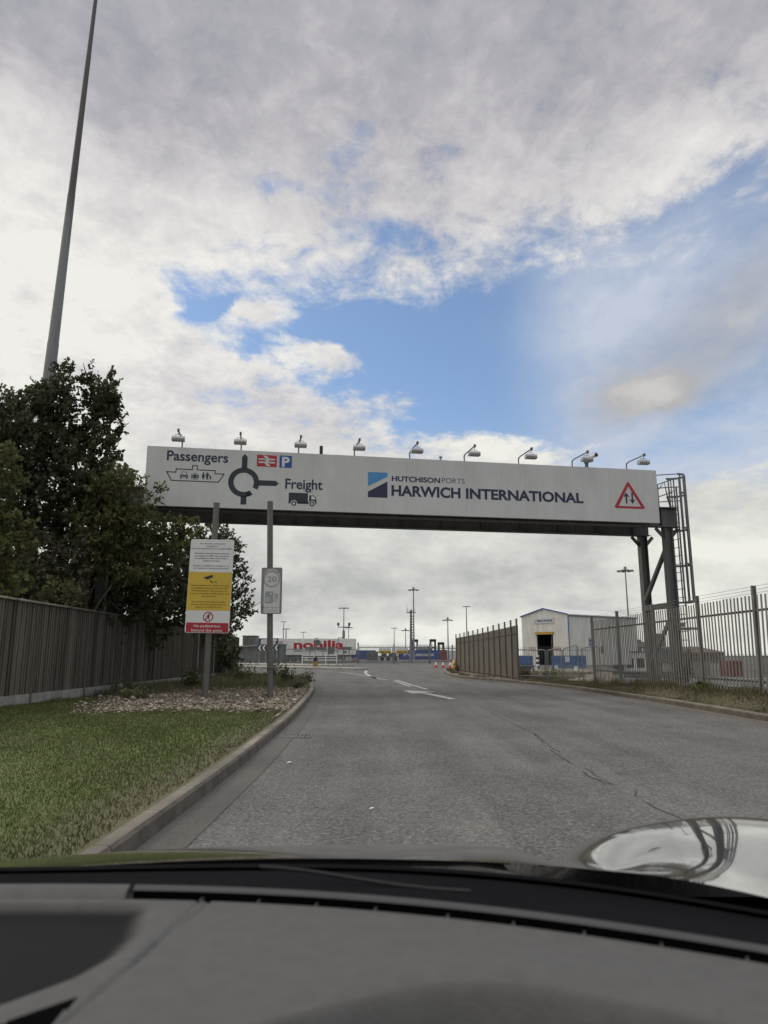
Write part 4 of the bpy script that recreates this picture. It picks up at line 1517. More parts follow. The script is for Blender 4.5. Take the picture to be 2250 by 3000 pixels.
tree('leafy_shrub', 'dark overgrown shrub filling the space under the tall broadleaf tree', 'shrub', (-10.0, 21.8, 0),
     bl(22.0, [(-10.54, 4.44, 1.16, 0.91), (-9.34, 3.91, 1.16, 1.01), (-10.0, 3.08, 1.27, 0.7), (-11.06, 3.39, 1.06, 0.91), (-8.95, 2.77, 0.95, 0.6), (-12.0, 4.6, 1.2, 1.2), (-9.4, 1.8, 1.2, .9), (-11, 1.8, 1.3, 1.0), (-10.3, 5.2, 1.1, .7), (-9.2, 5.0, .8, .6)], .5, 4),
     ML_hedge, .13, 12, 95, [(-10.3, 22, 4.4), (-9.4, 22, 4.0)], M_bark, 14, G_S, trunk_r=.07)
tree('leafy_shrub', 'brownish twiggy shrub spilling over the fence top, below the tall tree trunk', 'shrub', (-9.3, 19.4, 0),
     bl(19.6, [(-9.9, 3.3, .9, .7), (-9.1, 3.0, .7, .6), (-8.75, 3.5, .55, .5), (-9.0, 2.5, .7, .5), (-10.4, 2.7, .8, .6), (-8.6, 2.75, .4, .4), (-9.6, 4.1, .6, .5), (-8.55, 4.2, .35, .4)], .4, 14) +
     bl(21.6, [(-8.6, 3.0, .5, .6), (-8.45, 2.5, .4, .4), (-8.6, 4.0, .5, .6)], .3, 15),
     ML_brush, .10, 12, 130, [(-9.4, 19.5, 3.6), (-8.9, 19.8, 3.2)], M_bark, 24, G_S, trunk_r=.05)
tree('leafy_shrub', 'light green sprig of leaves poking over the timber fence top', 'shrub', (-8.7, 18.9, 0),
     bl(18.9, [(-8.45, 2.75, .42, .26), (-8.25, 2.6, .25, .2), (-8.75, 2.9, .3, .25)], .15, 16),
     ML_light, .10, 10, 110, [(-8.5, 18.9, 2.7)], M_bark, 25, G_S, trunk_r=.03)
tree('leafy_shrub', 'dark dense shrub over the fence, between the tall tree and the notice board', 'shrub', (-8.75, 22.8, 0),
     bl(22.9, [(-8.83, 5.94, 0.78, 0.74), (-8.63, 4.81, 1.0, 0.84), (-7.75, 4.15, 1.0, 0.84), (-8.64, 3.49, 1.11, 0.84), (-7.5, 3.06, 1.0, 0.74), (-9.21, 6.5, 0.5, 0.5), (-8.9, 2.3, 1.0, .8), (-7.8, 2.4, .5, .5), (-8.95, 7.0, .55, .45), (-8.6, 6.6, .5, .4), (-9.4, 7.2, .5, .4)], .35, 5),
     ML_hedge, .13, 12, 105, [(-8.7, 22.8, 5.8), (-8.0, 22.8, 4.2)], M_bark, 15, G_S, trunk_r=.07)
tree('slender_tree', 'thin pale-leaved sapling overlapping the left end of the gantry board', 'tree', (-8.95, 20.2, 0),
     bl(20.2, [(-8.1, 6.2, .45, .4), (-7.9, 5.75, .4, .35), (-7.4, 6.25, 0.36, 0.28), (-7.09, 5.86, 0.45, 0.35), (-6.72, 5.53, 0.30, 0.24), (-7.65, 5.94, 0.4, 0.38), (-6.52, 5.84, 0.16, 0.19), (-7.7, 6.45, .2, .25)], .2, 6),
     ML_light, .085, 10, 120, [(-7.6, 20.2, 6.4), (-7.1, 20.2, 5.8)], M_barkwarm, 16, G_T, trunk_r=.035)
tree('leafy_shrub', 'olive-green shrub leaning out below the gantry girder, left of the notice post', 'shrub', (-9.0, 20.7, 0),
     bl(20.6, [(-7.55, 5.05, 0.71, 0.48), (-6.72, 4.82, 0.61, 0.42), (-6.12, 4.86, 0.42, 0.30), (-5.72, 4.96, 0.24, 0.19), (-6.9, 4.39, 0.81, 0.48), (-5.92, 4.39, 0.48, 0.40), (-5.5, 4.67, 0.2, 0.22), (-7.7, 4.4, .7, .6), (-8.35, 5.75, .62, .55), (-8.0, 5.2, .6, .5), (-8.6, 5.0, .7, .6), (-8.2, 3.9, .75, .6), (-7.3, 3.6, .7, .5)], .25, 7),
     ML_olive, .105, 12, 135, [(-7.4, 20.6, 4.9), (-6.6, 20.6, 4.6)], M_bark, 17, G_S, trunk_r=.06)
tree('leafy_shrub', 'dark shrub showing behind the tall notice board', 'shrub', (-8.5, 25.7, 0),
     bl(25.7, [(-7.62, 4.54, 1.0, 0.95), (-6.98, 3.92, 0.82, 0.95), (-7.87, 3.18, 1.12, 0.95), (-6.95, 2.7, 0.80, 0.71), (-8.3, 2.2, 1.0, .9)], .4, 8),
     ML_hedge, .13, 12, 105, [(-7.7, 25.7, 4.6), (-7.2, 25.6, 3.6)], M_bark, 18, G_S, trunk_r=.07)
tree('broadleaf_tree', 'bushy loose-leaved tree at the far fence end, between the two sign posts', 'tree', (-8.0, 33.2, 0),
     bl(33.0, [(-8.13, 6.85, 0.89, 0.61), (-7.47, 6.45, 0.70, 0.66), (-6.97, 6.05, 0.52, 0.56), (-8.24, 5.85, 1.29, 1.08), (-7.12, 5.15, 0.78, 0.75), (-7.72, 4.26, 1.40, 1.05), (-6.72, 3.90, 0.72, 0.56), (-6.12, 3.23, 0.46, 0.38), (-6.74, 3.0, 0.74, 0.50), (-8.09, 2.84, 1.46, 1.0), (-7.2, 2.38, 0.82, 0.55), (-6.5, 4.73, 0.36, 0.36), (-8.97, 4.57, 1.13, 1.23)], .5, 9),
     ML_hedge, .12, 12, 78, [(-8.0, 33.2, 6.5), (-7.5, 33, 5.4)], M_bark, 19, G_T, trunk_r=.10)
tree('leafy_shrub', 'dark undergrowth bush at the far end of the timber fence', 'shrub', (-8.3, 36.4, 0),
     bl(36.2, [(-8.93, 1.65, 1.24, 1.01), (-8.0, 1.55, 0.85, 0.84), (-7.5, 0.98, 0.5, 0.67), (-8.55, 0.82, 1.06, 0.67)], .4, 10),
     ML_hedge, .15, 10, 80, None, M_bark, 20, G_S, trunk_r=.05)
tree('conifer', 'narrow dark conifer whose pointed tip shows left of the gantry board', 'tree', (-9.0, 23.8, 0),
     bl(23.8, [(-9.06, 7.32, 0.07, 0.28), (-9.0, 6.84, 0.19, 0.31), (-8.95, 6.25, 0.34, 0.44), (-8.9, 5.54, 0.5, 0.49), (-8.9, 4.4, .7, .8), (-8.9, 3, .8, .9)], .05, 11),
     ML_conifer, .07, 14, 260, [(-9.06, 23.8, 7.4)], M_bark, 21, G_T, trunk_r=.06, upb=.9)

# ------------------------------------------------------------------ grass, weeds and stones
MG_lawn = leaf_mat('lawn_blade', (0.096, 0.126, 0.032), (0.132, 0.162, 0.048), (0.138, 0.154, 0.060), 0.95, 0.25, 3.0)
MG_dry = leaf_mat('dry_grass_blade', (0.12, 0.098, 0.057), (0.19, 0.158, 0.094), (0.082, 0.088, 0.038), 0.8, 0.3, 1.5)
MG_rough = leaf_mat('rough_grass_blade', (0.090, 0.098, 0.040), (0.165, 0.155, 0.078), (0.20, 0.17, 0.10), 0.8, 0.3, 1.5)
MG_weed = leaf_mat('weed_leaf', (0.045, 0.058, 0.022), (0.085, 0.095, 0.042), (0.06, 0.07, 0.03), 0.6, 0.3)


def blades(name, p, h, w, mat_, label, cat, lean=.5, seed=1):
    rng = np.random.default_rng(seed)
    n = len(p)
    a = rng.uniform(0, 2 * np.pi, n)
    d = np.stack([np.cos(a), np.sin(a), np.zeros(n)], -1)
    hh = h * rng.uniform(.5, 1.3, n)
    ww = w * rng.uniform(.7, 1.3, n)
    b_ = rng.uniform(0, 2 * np.pi, n)
    L = np.stack([np.cos(b_), np.sin(b_), np.zeros(n)], -1) * (rng.uniform(0, lean, n) * hh)[:, None]
    tip = p + L + np.stack([np.zeros(n), np.zeros(n), hh], -1)
    v = np.stack([p - d * ww[:, None], p + d * ww[:, None], tip], 1).reshape(-1, 3)
    return stuff(npmesh(name, v, np.arange(3 * n).reshape(-1, 3), mat_), label, cat)


rng = np.random.default_rng(77)


def scatter(n, y0, y1, xf, power=1.0):
    y = y0 + (y1 - y0) * rng.uniform(0, 1, n) ** power
    u = rng.uniform(0, 1, n)
    return y, u


def patch(x, y, s=1.0):
    return (np.sin(x * 1.7 * s + 1.3) * np.cos(y * 1.3 * s - .4) + np.sin(x * 3.9 * s + y * 2.7 * s) * .5 + 1.5) / 3


y, u = scatter(270000, 3.6, 20.5, None, 1.9)
x0_, x1_ = KLX(y) - .22, -8.2
x = x0_ + (x1_ - x0_) * u
ok = (x > -y * .60 - .3) & (x < np.where(y > 14.9, -5.6 - (y - 14.9) * .3 + rng.uniform(-.7, .7, len(x)), 9)) & (rng.uniform(0, 1, len(x)) < np.clip((x0_ - x - .04) / .42, .05, 1))
x, y = x[ok], y[ok]
p = np.stack([x, y, verge_left_z(x, y) - .004], -1)
hs = .021 + .012 * patch(x, y)
blades('lawn_grass', p, hs, .0018 + .0004 * y, MG_lawn, 'mown green lawn between timber fence and left kerb', 'grass', .7, 2)
# dry edge along the kerb
y, u = scatter(5500, 3.6, 26, None, 1.5)
x = KLX(y) - .17 - np.abs(rng.normal(0, .22, len(y)))
p = np.stack([x, y, verge_left_z(x, y) - .004], -1)
blades('dry_grass', p, .032, .0035 + .0004 * y, MG_dry, 'straw-coloured dry grass fringe along the left kerb', 'grass', .9, 3)
# rough grass beyond and round the stony bed, and along the fence foot
y, u = scatter(26000, 20, 39, None, 1.0)
x0_ = KLX(y) - .2
x = x0_ + (-8.2 - x0_) * u
ok = ((y > 24.5 + rng.uniform(-2.2, 1.2, len(y))) | (x < -6.3 + rng.uniform(-.8, .8, len(y)))) & (x > -8.25)
x, y = x[ok], y[ok]
p = np.stack([x, y, verge_left_z(x, y) - .01], -1)
blades('rough_grass', p, .14 + .30 * patch(x, y, .8) ** 2, .010, MG_rough, 'long rough grass behind the stony bed and sign posts', 'grass', .7, 4)
y = rng.uniform(8, 27, 3500)
x = -8.15 + np.abs(rng.normal(0, .13, len(y)))
p = np.stack([x, y, verge_left_z(x, y) - .01], -1)
blades('fence_foot_grass', p, .05 + .16 * patch(x, y, 1.2) ** 3, .008, MG_rough, 'unmown grass tufts along the concrete foot of the timber fence', 'grass', .7, 5)
# right bank
y, u = scatter(42000, 9, 31, None, 1.0)
x = KRX(y) + .17 + u * 1.9
ok = (x > KRX(y) + .2) & (x < 9.2)
x, y = x[ok], y[ok]
p = np.stack([x, y, verge_right_z(x, y) - .006], -1)
blades('bank_grass', p, .035 + .05 * patch(x, y, 1.3), .006, MG_dry, 'brown and green dry grass bank between right kerb and palisade', 'grass', .9, 6)
y = rng.uniform(10, 28, 12000)
x = 7.62 + rng.normal(0, .16, len(y))
p = np.stack([x, y, verge_right_z(x, y) - .006], -1)
blades('palisade_foot_grass', p, .06 + .26 * patch(x, y * 1.5, 1.5) ** 3, .007, MG_rough, 'taller green grass growing through the palisade foot', 'grass', .6, 7)
y = rng.uniform(31.5, 47, 9000)
x = 5.9 + rng.uniform(0, 1, len(y)) * (y - 26) * .38
ok = patch(x, y, 1.4) > .52
x, y = x[ok], y[ok]
p = np.stack([x, y, np.full(len(x), .06)], -1)
blades('waste_grass', p, .16, .012, MG_rough, 'scrubby grass on the waste ground behind the tube barriers', 'grass', .8, 8)
y = rng.uniform(33, 56, 2500)
x = KRX(y) + .25 + np.abs(rng.normal(0, .25, len(y)))
ok = patch(x, y, 1.0) > .45
x, y = x[ok], y[ok]
p = np.stack([x, y, np.full(len(x), .105)], -1)
blades('footway_weeds', p, .12, .012, MG_dry, 'dry weeds between the kerb and the brown sheeted fence', 'grass', .8, 9)

y = rng.uniform(14.6, 26, 6500)
x = KLX(y) - .25 - rng.uniform(0, 1, len(y)) * 4.2
ok = patch(x, y, 1.9) > .50
x, y = x[ok], y[ok]
p = np.stack([x, y, verge_left_z(x, y) - .01], -1)
blades('bed_weeds', p, .05 + .12 * patch(x, y, 1.9) ** 2, .006, MG_rough, 'thin grass and weeds growing up through the flint stones', 'grass', .9, 10)

# flint stones round the posts
n = 15000
y = rng.uniform(14.3, 25.5, n)
x0_ = KLX(y) - .2
xl = -5.6 - (y - 14.3) * .35
xl = np.maximum(xl, -7.7) + rng.normal(0, .35, n)
y = y + np.where(y < 16, rng.normal(0, .35, n), 0)
x = x0_ + (xl - x0_) * rng.uniform(0, 1, n)
x = np.where(rng.uniform(0, 1, n) < .12, KLX(y - 2.2) - .2 - rng.uniform(0, .8, n), x)
y = np.where(x > KLX(y) - .18, y - 2.2, y)
ok = (x < KLX(y) - .16) & ((rng.uniform(0, 1, n) < patch(x, y, 1.6) * 1.25) | (y < 18))
x, y = x[ok], y[ok]
n = len(x)
s = rng.lognormal(-3.82, .45, n)
octv = np.array([[1, 0, 0], [-1, 0, 0], [0, 1, 0], [0, -1, 0], [0, 0, .7], [0, 0, -.7], [.6, .6, .35], [-.6, .55, .3]])
octf = np.array([[0, 6, 4], [6, 2, 4], [2, 7, 4], [7, 1, 4], [1, 3, 4], [3, 0, 4], [6, 0, 5], [2, 6, 5], [7, 2, 5], [1, 7, 5], [3, 1, 5], [0, 3, 5]])
vv = octv[None] * (1 + rng.uniform(-.35, .35, (n, 8, 3))) * s[:, None, None]
a = rng.uniform(0, 6.283, n)
ca, sa = np.cos(a)[:, None], np.sin(a)[:, None]
vv = np.stack([vv[..., 0] * ca - vv[..., 1] * sa, vv[..., 0] * sa + vv[..., 1] * ca, vv[..., 2]], -1)
vv += np.stack([x, y, verge_left_z(x, y) + s * .35], -1)[:, None]
m, t, pr = new_mat('flint_stone')
g = t.nodes.new('ShaderNodeNewGeometry')
rr = X(g.outputs['Random Per Island'])
rp = t.nodes.new('ShaderNodeValToRGB')
t.links.new(rr.v, rp.inputs[0])
e = rp.color_ramp.elements
e[0].color = (0.11, 0.085, 0.058, 1)
e[1].color = (0.42, 0.38, 0.33, 1)
for ps, cl in ((.3, (0.175, 0.138, 0.098, 1)), (.6, (0.245, 0.20, 0.148, 1)), (.88, (0.34, 0.29, 0.225, 1))):
    q = e.new(ps)
    q.color = cl
t.links.new(rp.outputs[0], pr.inputs['Base Color'])
pr.inputs['Roughness'].default_value = .8
stuff(npmesh('stones', vv.reshape(-1, 3), (octf[None] + (np.arange(n) * 8)[:, None, None]).reshape(-1, 3), m), 'pale broken flint stones covering the bed round the sign posts', 'stones')


def weed(base, h, spread, n, label, seed, mat_=None, group='weeds on the verge'):
    rng = np.random.default_rng(seed)
    root = thing('weed', label, 'weed', base, 0, group)
    V, F = [], []
    b = MB()
    for k in range(n):
        a_ = rng.uniform(0, 6.283)
        tx, ty = math.cos(a_) * spread * rng.uniform(.2, 1), math.sin(a_) * spread * rng.uniform(.2, 1)
        hh = h * rng.uniform(.6, 1.05)
        p0, p1 = np.array([tx * .3, ty * .3, -.03]), np.array([tx, ty, hh])
        b.cyl(p0, p1, .008, .003, 4, False)
        m_ = int(14 + hh * 10)
        fr = rng.uniform(.2, 1, m_)
        c_ = p0 + (p1 - p0) * fr[:, None] + rng.normal(size=(m_, 3)) * .05
        u_ = rng.normal(size=(m_, 3)) + [0, 0, .3]
        u_ /= np.linalg.norm(u_, axis=1)[:, None]
        w_ = np.cross(u_, rng.normal(size=(m_, 3)))
        w_ /= np.linalg.norm(w_, axis=1)[:, None]
        s_ = rng.uniform(.04, .085, m_)[:, None] * (1.2 - .5 * fr[:, None])
        V.append(np.stack([c_ - u_ * s_, c_ + w_ * s_ * .45, c_ + u_ * s_, c_ - w_ * s_ * .45], 1).reshape(-1, 3))
    V = np.concatenate(V)
    npmesh('leaves', V, np.arange(len(V)).reshape(-1, 4), mat_ or MG_weed, root)
    b.build('stems', M_bark, root, world=False)


weed((-3.55, 26.6, .08), .7, .45, 16, 'tall leafy weed just right of the speed sign post foot', 31)
weed((-2.95, 28.6, .08), .5, .5, 14, 'tall leafy weed at the tip of the verge, right of the speed sign post', 32)
weed((-5.6, 29.0, .05), .9, .6, 18, 'bushy weed in the long grass between the two sign posts', 33)
weed((-4.7, 31.0, .05), .85, .6, 18, 'tallest weed behind the speed sign post, against the road', 34)
weed((-6.6, 25.0, .05), .7, .6, 18, 'dark green weed clump left of the notice post foot', 35)
weed((-7.4, 20.6, .05), .45, .5, 16, 'low brown-green weed clump by the concrete fence foot', 36, ML_hedge)
weed((-6.3, 18.6, .06), .28, .5, 18, 'low weed spreading over stones left of the notice post', 37, MG_rough)
weed((-2.75, 23.2, .08), .25, .2, 8, 'small green weed on the stones near the kerb bend', 38)
weed((7.5, 17.2, .36), .26, .2, 9, 'climbing weed around a palisade post foot right of the gantry leg', 39, MG_rough)
weed((9.2, 22.6, .15), 1.3, .5, 24, 'tangled weed behind the palisade between the gantry legs', 41, ML_hedge)
weed((8.2, 36.0, .06), .5, .6, 16, 'brown weed heap behind the tube barriers', 42, MG_rough)
weed((6.9, 35.0, .06), .7, .7, 22, 'dry weed heap beside the sheeted fence end', 43, MG_dry)
weed((4.95, 49.0, .1), .6, .4, 14, 'dry tuft at the far foot of the sheeted fence', 44, MG_dry)

# ------------------------------------------------------------------ the high mast behind the trees
def mast_mat():
    m, t, p = new_mat('mast_steel')
    co, x, y, z = obj_xyz()
    n = noise(xyz(x * 2, y * 2, z * .25), 1.5, 6, .65)
    c1 = rgbmix(sstep(z + (n - .5) * 14.0, 22.0, 27.0), (0.235, 0.24, 0.235), (0.105, 0.095, 0.09))
    c1 = rgbmix(sstep(n, .45, .7) * .5, c1, (0.13, 0.12, 0.11))
    t.links.new(c1, p.inputs['Base Color'])
    p.inputs['Roughness'].default_value = .6
    p.inputs['Metallic'].default_value = .2
    return m


hm = thing('lighting_mast', 'very tall tapering lighting mast rising from behind the tall trees on the left', 'mast', (-17.86, 35, 0))
M_mast = mast_mat()
b = MB()
segs = [(0, .40), (17.2, .285), (17.2, .272), (26, .195), (26, .185), (35, .135), (35, .128), (46, .075)]
for (z0, r0), (z1, r1) in zip(segs[0::2], segs[1::2]):
    b.cyl((-17.86 + .0228 * z0, 35, z0), (-17.86 + .0228 * (z1 + .12), 35, z1 + .12), r0, r1, 18)
b.build('pole', M_mast, hm, smooth=True)
b = MB()
tx = -17.86 + .0228 * 46
b.lathe([(1.1, 45.6), (1.15, 45.7), (1.1, 45.8)], (tx, 35, 0), 20)
b.build('lamp_ring', M_steel_dark, hm)
for k in range(6):
    a_ = k * math.pi / 3
    MB().box(tx + 1.3 * math.cos(a_) - .25, tx + 1.3 * math.cos(a_) + .25, 35 + 1.3 * math.sin(a_) - .25, 35 + 1.3 * math.sin(a_) + .25, 45.35, 45.58).build('floodlight', M_lamp, hm, bevel=.03)

# ------------------------------------------------------------------ distant lighting masts of the port
M_far = mat('distant_mast_grey', (0.21, 0.22, 0.23), .6, .1, .15, .5)


def far_mast(x, y, h, r, head, label, base=0.0):
    t_ = thing('lighting_mast', label, 'mast', (x, y, base), 0, 'distant lighting masts')
    MB().cyl((x, y, base), (x, y, h), r * 1.5, r * .7, 8).build('pole', M_far, t_)
    b = MB()
    if head == 'crown':
        b.lathe([(.2, h - .35), (.9, h - .2), (.9, h - .1), (.3, h + .05), (.25, h + .45), (.1, h + .6)], (x, y, 0), 10)
        for k in range(8):
            a_ = k * math.pi / 4
            b.box(x + 1.25 * math.cos(a_) - .25, x + 1.25 * math.cos(a_) + .25, y + 1.25 * math.sin(a_) - .25, y + 1.25 * math.sin(a_) + .25, h - .38, h - .16)
    elif head == 'bar':
        b.box(x - .9, x + .9, y - .08, y + .08, h - .06, h + .06)
        for k in (-.85, -.3, .3, .85):
            b.box(x + k - .18, x + k + .18, y - .4, y - .1, h - .2, h + .0)
    b.build('lamp_head', M_far, t_)
    return t_


far_mast(7.85, 190, 18.5, .17, 'crown', 'tallest distant mast, standing behind the blue container with white lettering')
far_mast(3.4, 240, 10.1, .12, 'bar', 'thin short distant mast above the left yellow banner, left of the lattice pole')
far_mast(7.2, 240, 9.5, .13, 'crown', 'short distant mast just left of the lattice camera pole')
far_mast(17.75, 200, 11.0, .15, 'crown', 'distant mast above the white container left of the sheeted fence')
far_mast(23.0, 200, 14.6, .15, 'bar', 'distant mast rising from the far end of the sheeted fence')
m6 = far_mast(-8.4, 150, 10.9, .11, 'bar', 'distant mast with two side lamps behind the right end of the white trailer')
MB().cyl((-8.4, 150, 0), (-8.4, 150, 6.2), .32, .28, 10).build('lower_shaft', M_far, m6)
b = MB().box(-9.6, -7.2, 149.9, 150.1, 6.85, 7.0)
for k in (-1.15, 1.15):
    b.cyl((-8.4 + k, 150, 6.95), (-8.4 + k, 150, 7.2), .05, n=6).lathe([(.12, 7.2), (.26, 7.35), (.26, 7.75), (.15, 7.85)], (-8.4 + k, 150, 0), 8)
b.build('side_lamps', M_steel_dark, m6)
far_mast(-12.75, 260, 11.2, .14, 'crown', 'slim distant mast right of the one with two side lamps')
far_mast(-33.5, 240, 12.2, .14, 'bar', 'taller of two distant masts over the left end of the white trailer')
far_mast(-27.2, 200, 8.4, .16, 'bar', 'thicker shorter distant mast over the left end of the white trailer')
far_mast(-29.1, 260, 9.4, .10, 'bar', 'faint thin distant mast over the middle of the white trailer')
far_mast(44.3, 130, 16.6, .14, 'crown', 'distant mast framed by the gantry, between warehouse and gantry legs', -2)

lp = thing('camera_pole', 'thick lattice camera pole with aerials in front of the tallest distant mast', 'pole', (4.45, 120, 0))
MB().cyl((4.45, 120, 0), (4.5, 120, 8.2), .24, .17, 10).build('pole', M_far, lp)
b = MB()
for k in range(10):
    b.box(4.62, 4.80, 119.7, 120.1, 3.4 + k * .45, 3.6 + k * .45)
b.box(3.8, 5.3, 119.9, 120.1, 8.1, 8.25)
for xx, hh in ((3.85, 9.4), (4.0, 8.9), (5.2, 8.8), (4.6, 9.0)):
    b.cyl((xx, 120, 8.1), (xx, 120, hh), .03, n=5)
b.box(4.3, 4.75, 119.7, 120.2, 8.25, 8.6)
b.build('aerials', M_far, lp)


# ------------------------------------------------------------------ containers, trailers, port plant
def corrugated(name, label, x0, x1, y0, y1, z0, z1, mat_, group=None, pitch=.28, dep=.035, frame=None):
    t_ = thing(name, label, 'container', ((x0 + x1) / 2, (y0 + y1) / 2, z0), 0, group)
    b = MB()
    n = max(4, int((x1 - x0) / pitch))
    prof = []
    for k in range(n):
        xa = x0 + .08 + (x1 - x0 - .16) * k / n
        w_ = (x1 - x0 - .16) / n
        prof += [(xa, y0 + .05), (xa + w_ * .35, y0 + .05), (xa + w_ * .5, y0 + .05 - dep), (xa + w_ * .85, y0 + .05 - dep)]
    prof += [(x1 - .08, y0 + .05), (x1 - .08, y1), (x0 + .08, y1)]
    b.prism(prof, z0 + .12, z1 - .1, 'z')
    b.build('walls', mat_, t_)
    b = MB()
    for xx in (x0, x1 - .12):
        b.box(xx, xx + .12, y0 - .01, y0 + .12, z0, z1)
        b.box(xx, xx + .12, y1 - .12, y1 + .01, z0, z1)
    b.box(x0 + .12, x1 - .12, y0 - .008, y0 + .12, z0, z0 + .14).box(x0 + .12, x1 - .12, y0 - .008, y0 + .12, z1 - .11, z1)
    b.box(x0 + .12, x1 - .12, y0 + .12, y1 - .12, z1 - .09, z1 - .02)
    b.build('frame', frame or mat_, t_)
    return t_


# white lorry trailer
tr = thing('lorry_trailer', 'long white lorry trailer with big red lettering, beyond the roundabout', 'trailer', (-11.6, 126, 0))
MB().box(-18.3, -4.9, 124.9, 127.4, 1.25, 4.0).build('box_body', M_cwhite, tr, bevel=.05)
b = MB()
for k in range(26):
    b.box(-18.2 + k * .52, -18.17 + k * .52, 124.885, 124.9, 1.3, 3.95)
b.build('side_ribs', M_cwhite, tr)
MB().box(-18.0, -5.2, 125.2, 127.1, .95, 1.22).build('chassis', M_black, tr)
MB().box(-13.2, -6.6, 124.95, 125.0, .45, 1.0).box(-17.9, -13.9, 124.95, 125.0, .4, 1.0).build('side_skirt', M_cgrey, tr)
for xx in (-16.8, -15.5, -14.2):
    w_ = MB().cyl((xx, 125.0, .5), (xx, 125.35, .5), .5, n=18).build('wheel', M_rubber, tr)
    MB().cyl((xx, 124.98, .5), (xx, 125.0, .5), .27, n=14).build('rim', M_galv, w_)
MB().box(-7.2, -7.0, 125.2, 125.4, .1, .95).box(-7.3, -6.9, 125.1, 125.5, 0, .1).build('landing_leg', M_steel_dark, tr)
ft = Matrix.Translation((0, 124.885, 0))
inv = chain(tr).inverted()
Art().text('nobilia', -15.6, -6.9, 2.30, 1.42, .035).build('lettering', M_red, tr, inv @ ft, .01)
Art().text('Küchen - Kitchens - Cuisines - Keukens', -15.6, -7.6, 1.80, .27, .02).build('lettering', M_ink, tr, inv @ ft, .01)
Art().rect(-18.15, -17.5, 3.1, 3.6).rect(-17.9, -17.4, 2.5, 2.6).build('faded_mark', mat('faded_pink', (0.5, 0.34, 0.31), .6), tr, inv @ ft, .01)

tr2 = thing('lorry_trailer', 'dark blue lorry trailer peeping out left of the white one', 'trailer', (-21, 132, 0))
MB().box(-24.4, -18.7, 131, 133.5, 1.1, 4.2).build('box_body', M_dblue, tr2, bevel=.05)
MB().box(-24.2, -18.9, 131.2, 133.3, .8, 1.08).build('chassis', M_black, tr2)
for xx in (-23.4, -22.1):
    MB().cyl((xx, 131.1, .5), (xx, 131.5, .5), .5, n=16).build('wheel', M_rubber, tr2)
inv2 = chain(tr2).inverted()
a = Art()
for k in range(6):
    a.line([(-20.2 + .0, 1.6 + k * .42), (-19.8, 1.8 + k * .42), (-19.4, 1.6 + k * .42), (-19.0, 1.8 + k * .42)], .05)
a.build('pattern', M_cblue, tr2, inv2 @ Matrix.Translation((0, 130.99, 0)), .01)

cb = corrugated('shipping_container', 'long blue shipping container with white lettering behind the gates', 3.85, 16.05, 200, 202.4, 0, 2.6, M_cblue, 'containers in the yard')
invc = chain(cb).inverted()
fc = invc @ Matrix.Translation((0, 200.0, 0))
a = Art().text('P&O', 5.45, 7.65, .95, .66, .07).text('FERRYMASTERS', 8.95, 13.9, .98, .62, .045)
a.rect(7.9, 8.75, .98, 1.1).poly([(7.9, 1.2), (8.3, 1.42), (8.75, 1.2), (8.75, 1.32), (8.3, 1.56), (7.9, 1.32)])
a.build('lettering', M_signwhite, cb, fc, .02)
corrugated('shipping_container', 'blue container right of the white trailer, behind the gate post', -9.4, -2.4, 210, 212.4, 0, 2.6, M_cblue, 'containers in the yard')
corrugated('shipping_container', 'white container at the right, behind the traffic cones', 21.0, 28.5, 250, 252.4, 0, 2.75, M_cwhite, 'containers in the yard')
corrugated('shipping_container', 'rust-red container end beside the blue lettered one', 14.5, 16.2, 186, 188.4, 0, 2.5, M_rust, 'containers in the yard')
corrugated('shipping_container', 'pale container end between the banners and the blue lettered one', 3.1, 3.9, 196, 198, 0, 1.9, M_cwhite, 'containers in the yard')
gb = thing('generator_cabinet', 'grey steel plant cabinet behind the left gate', 'cabinet', (-2.5, 151, 0))
MB().box(-3.6, -1.2, 150, 152, .1, 1.95).build('body', M_cgrey, gb, bevel=.06)
MB().box(-3.3, -2.5, 149.97, 150.0, .4, 1.6).box(-2.3, -1.5, 149.97, 150.0, .4, 1.6).build('door', M_steel_dark, gb)
fb = thing('flatbed_load', 'grey machinery load standing behind the left yellow banner', 'machinery', (1.0, 152, 0))
b = MB().box(-.9, 3.0, 151, 153, .7, 1.0).box(-.6, .6, 151.2, 152.8, 1.0, 2.0).box(.9, 2.6, 151.2, 152.8, 1.0, 1.7)
b.cyl((.2, 151.1, 1.5), (.2, 151.3, 1.5), .35, n=12).cyl((1.6, 151.1, 1.4), (1.6, 151.3, 1.4), .28, n=12)
b.build('load', M_cgrey, fb, bevel=.05)
b = MB()
for xx in (-.4, .9, 2.4):
    b.cyl((xx, 151.0, .4), (xx, 151.4, .4), .4, n=14)
b.build('wheels', M_rubber, fb)

